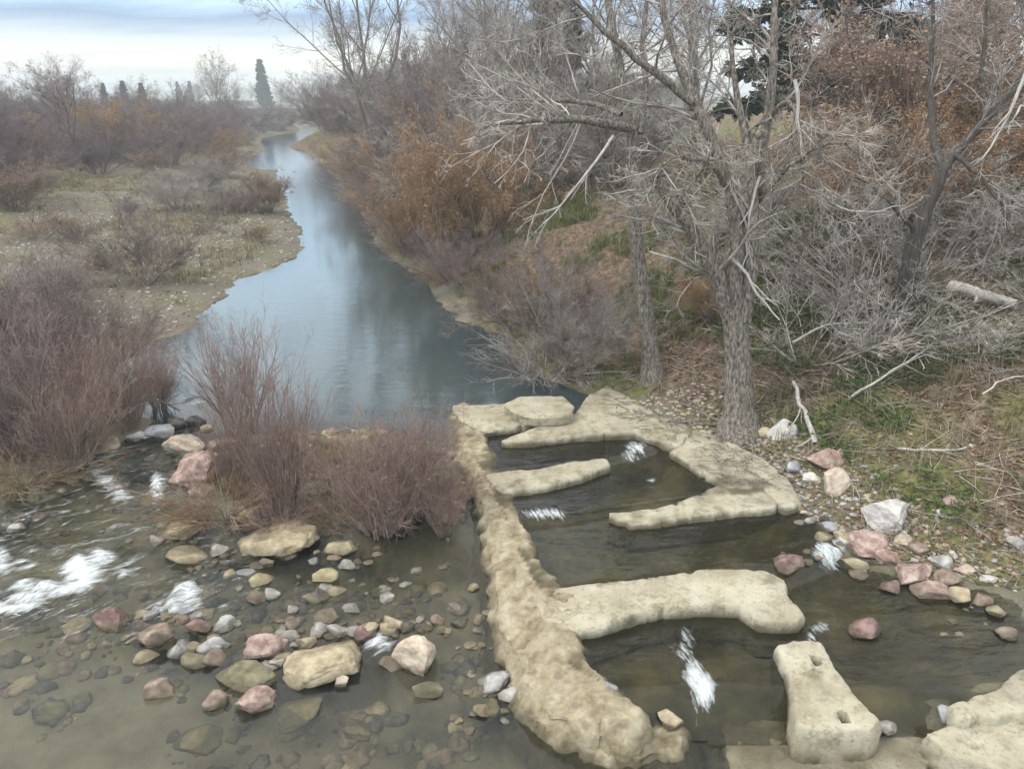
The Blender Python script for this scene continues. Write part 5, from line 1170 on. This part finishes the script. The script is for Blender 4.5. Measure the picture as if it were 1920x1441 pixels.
# ------------------------------------------------------------------ buildings glimpsed behind the trees
def plain(name, c, rough=.8):
    return mat_noise(name, [(.3, tuple(v * .85 for v in c)), (.7, c)], 2, bump=.1, rough=rough)
M['wall_white'] = plain('painted_wall', (.72, .74, .70)); M['roof_grey'] = plain('roof_tiles_grey', (.16, .16, .17)); M['wall_red'] = plain('brick_red_wall', (.33, .20, .16)); M['roof_brown'] = plain('roof_brown', (.24, .16, .12))
M['glass'] = plain('window_glass', (.06, .08, .10), .15); M['trim'] = plain('white_trim', (.78, .78, .76)); M['steel'] = plain('grey_concrete_far', (.38, .38, .38)); M['sign_blue'] = plain('blue_panel', (.12, .22, .42))
def box(name, x0, x1, y0, y1, z0, z1, mat, parent, o):
    V = np.array([(x, y, z) for z in (z0, z1) for x, y in ((x0, y0), (x1, y0), (x1, y1), (x0, y1))]) - np.asarray(o)
    return obj(name, mesh_np(name, V, quads=[(3, 2, 1, 0), (4, 5, 6, 7), (0, 1, 5, 4), (1, 2, 6, 5), (2, 3, 7, 6), (3, 0, 4, 7)]), mat, parent)
def house(name, label, x, y, w, d, h, wall, roof, nwin, rise=1.4):
    z = T1(x, y); o = np.array([x, y, z]); root = empty(name, o); tag(root, label, 'house')
    box('wall', x - w / 2, x + w / 2, y - d / 2, y + d / 2, z - .5, z + h, wall, root, o)
    e = .35
    V = np.array([(x - w / 2 - e, y - d / 2 - e, z + h), (x + w / 2 + e, y - d / 2 - e, z + h), (x + w / 2 + e, y + d / 2 + e, z + h), (x - w / 2 - e, y + d / 2 + e, z + h), (x - w / 2 - e, y, z + h + rise), (x + w / 2 + e, y, z + h + rise)]) - o
    V[:, 2] += .004
    obj('roof', mesh_np('roof', V, quads=[(0, 1, 5, 4), (2, 3, 4, 5), (3, 2, 1, 0)], tris=[(0, 4, 3), (1, 2, 5)]), roof, root)
    box('eave_board', x - w / 2 - e, x + w / 2 + e, y - d / 2 - e - .06, y - d / 2 - e - .003, z + h - .12, z + h + .14, M['trim'], root, o)
    for k in range(nwin):
        cx = x - w / 2 + w * (k + .5) / nwin
        f = box('window', cx - .5, cx + .5, y - d / 2 - .06, y - d / 2 + .02, z + 1.0, z + 2.2, M['trim'], root, o)
        box('pane', cx - .42, cx + .42, y - d / 2 - .08, y - d / 2 - .05, z + 1.08, z + 2.12, M['glass'], f, o)
house('white_house', 'white house glimpsed between the trunks behind the slender leaning tree', 6.9, 50, 6.5, 5, 3.3, M['wall_white'], M['trim'], 3, .5)
def far_bridge():
    o = np.array([-52., 205, 1.0]); root = empty('far_bridge', o); tag(root, 'flat grey road bridge crossing the river in the hazy distance', 'bridge')
    box('deck', -72, -34, 203, 209, 3.0, 3.6, M['steel'], root, o); box('railing', -72, -34, 202.8, 202.95, 3.6, 4.3, M['steel'], root, o)
    for x in (-66, -57, -48, -39): box('pier', x - .5, x + .5, 203.6, 208.4, -1, 3.0, M['steel'], root, o)
far_bridge()
def shed():
    x, y = -104., 310.; z = T1(x, y); o = np.array([x, y, z]); root = empty('long_shed', o); tag(root, 'long low white-roofed shed on the far plain left of the cypress', 'shed')
    box('wall', x - 7, x + 7, y - 4, y + 4, z - .3, z + 2.0, M['steel'], root, o); box('roof', x - 7.5, x + 7.5, y - 4.5, y + 4.5, z + 2.0, z + 2.9, M['trim'], root, o)
shed()
def board():
    p = at(1872, 316, 21.0); z = T1(p[0], p[1]); o = np.array([p[0], p[1], z]); root = empty('notice_board', o); tag(root, 'small white board with a blue patch seen through branches at the right edge', 'board')
    w = .28; box('panel', p[0] - w, p[0] + w, p[1], p[1] + .03, p[2] - .3, p[2] + .3, M['trim'], root, o); box('blue_patch', p[0] - w * .5, p[0] + w * .4, p[1] - .012, p[1] - .004, p[2] - .1, p[2] + .15, M['sign_blue'], root, o)
    for s in (-1, 1): box('post', p[0] + s * w - .03, p[0] + s * w + .03, p[1] + .035, p[1] + .09, z - .2, p[2] + .3, M['steel'], root, o)
board()

# ------------------------------------------------------------------ far hills and the hazy air
def hills():
    x = np.linspace(-1500, 1500, 160); prof = 16 + 9 * fbm(x / 300, x * 0, seed=71) + 3 * fbm(x / 70, x * 0, seed=72)
    rows = [(1200, .0), (1260, .45), (1320, .8), (1400, 1.0), (1700, 0.0)]
    V = np.array([(a, y, 1.5 + max(h, 5) * f) for y, f in rows for a, h in zip(x, prof)]); n = len(x)
    q = [(r * n + i, r * n + i + 1, (r + 1) * n + i + 1, (r + 1) * n + i) for r in range(len(rows) - 1) for i in range(n - 1)]
    obj('hills', mesh_np('hills', V, quads=q, smooth=True), M['grass'], kind='structure')
hills()
def haze():
    V = np.array([(x, y, z) for z in (-3, 34) for x, y in ((-1900, -70), (1900, -70), (1900, 1900), (-1900, 1900))], float)
    me = mesh_np('haze', V, quads=[(3, 2, 1, 0), (4, 5, 6, 7), (0, 1, 5, 4), (1, 2, 6, 5), (2, 3, 7, 6), (3, 0, 4, 7)])
    m = bpy.data.materials.new('hazy_air'); m.use_nodes = True; nt = m.node_tree; nt.nodes.remove(nt.nodes['Principled BSDF'])
    v = nt.nodes.new('ShaderNodeVolumePrincipled'); v.inputs['Color'].default_value = (.86, .93, 1, 1); v.inputs['Density'].default_value = .0012
    nt.links.new(v.outputs[0], nt.nodes['Material Output'].inputs['Volume'])
    o = obj('haze', me, m, kind='stuff')
haze()
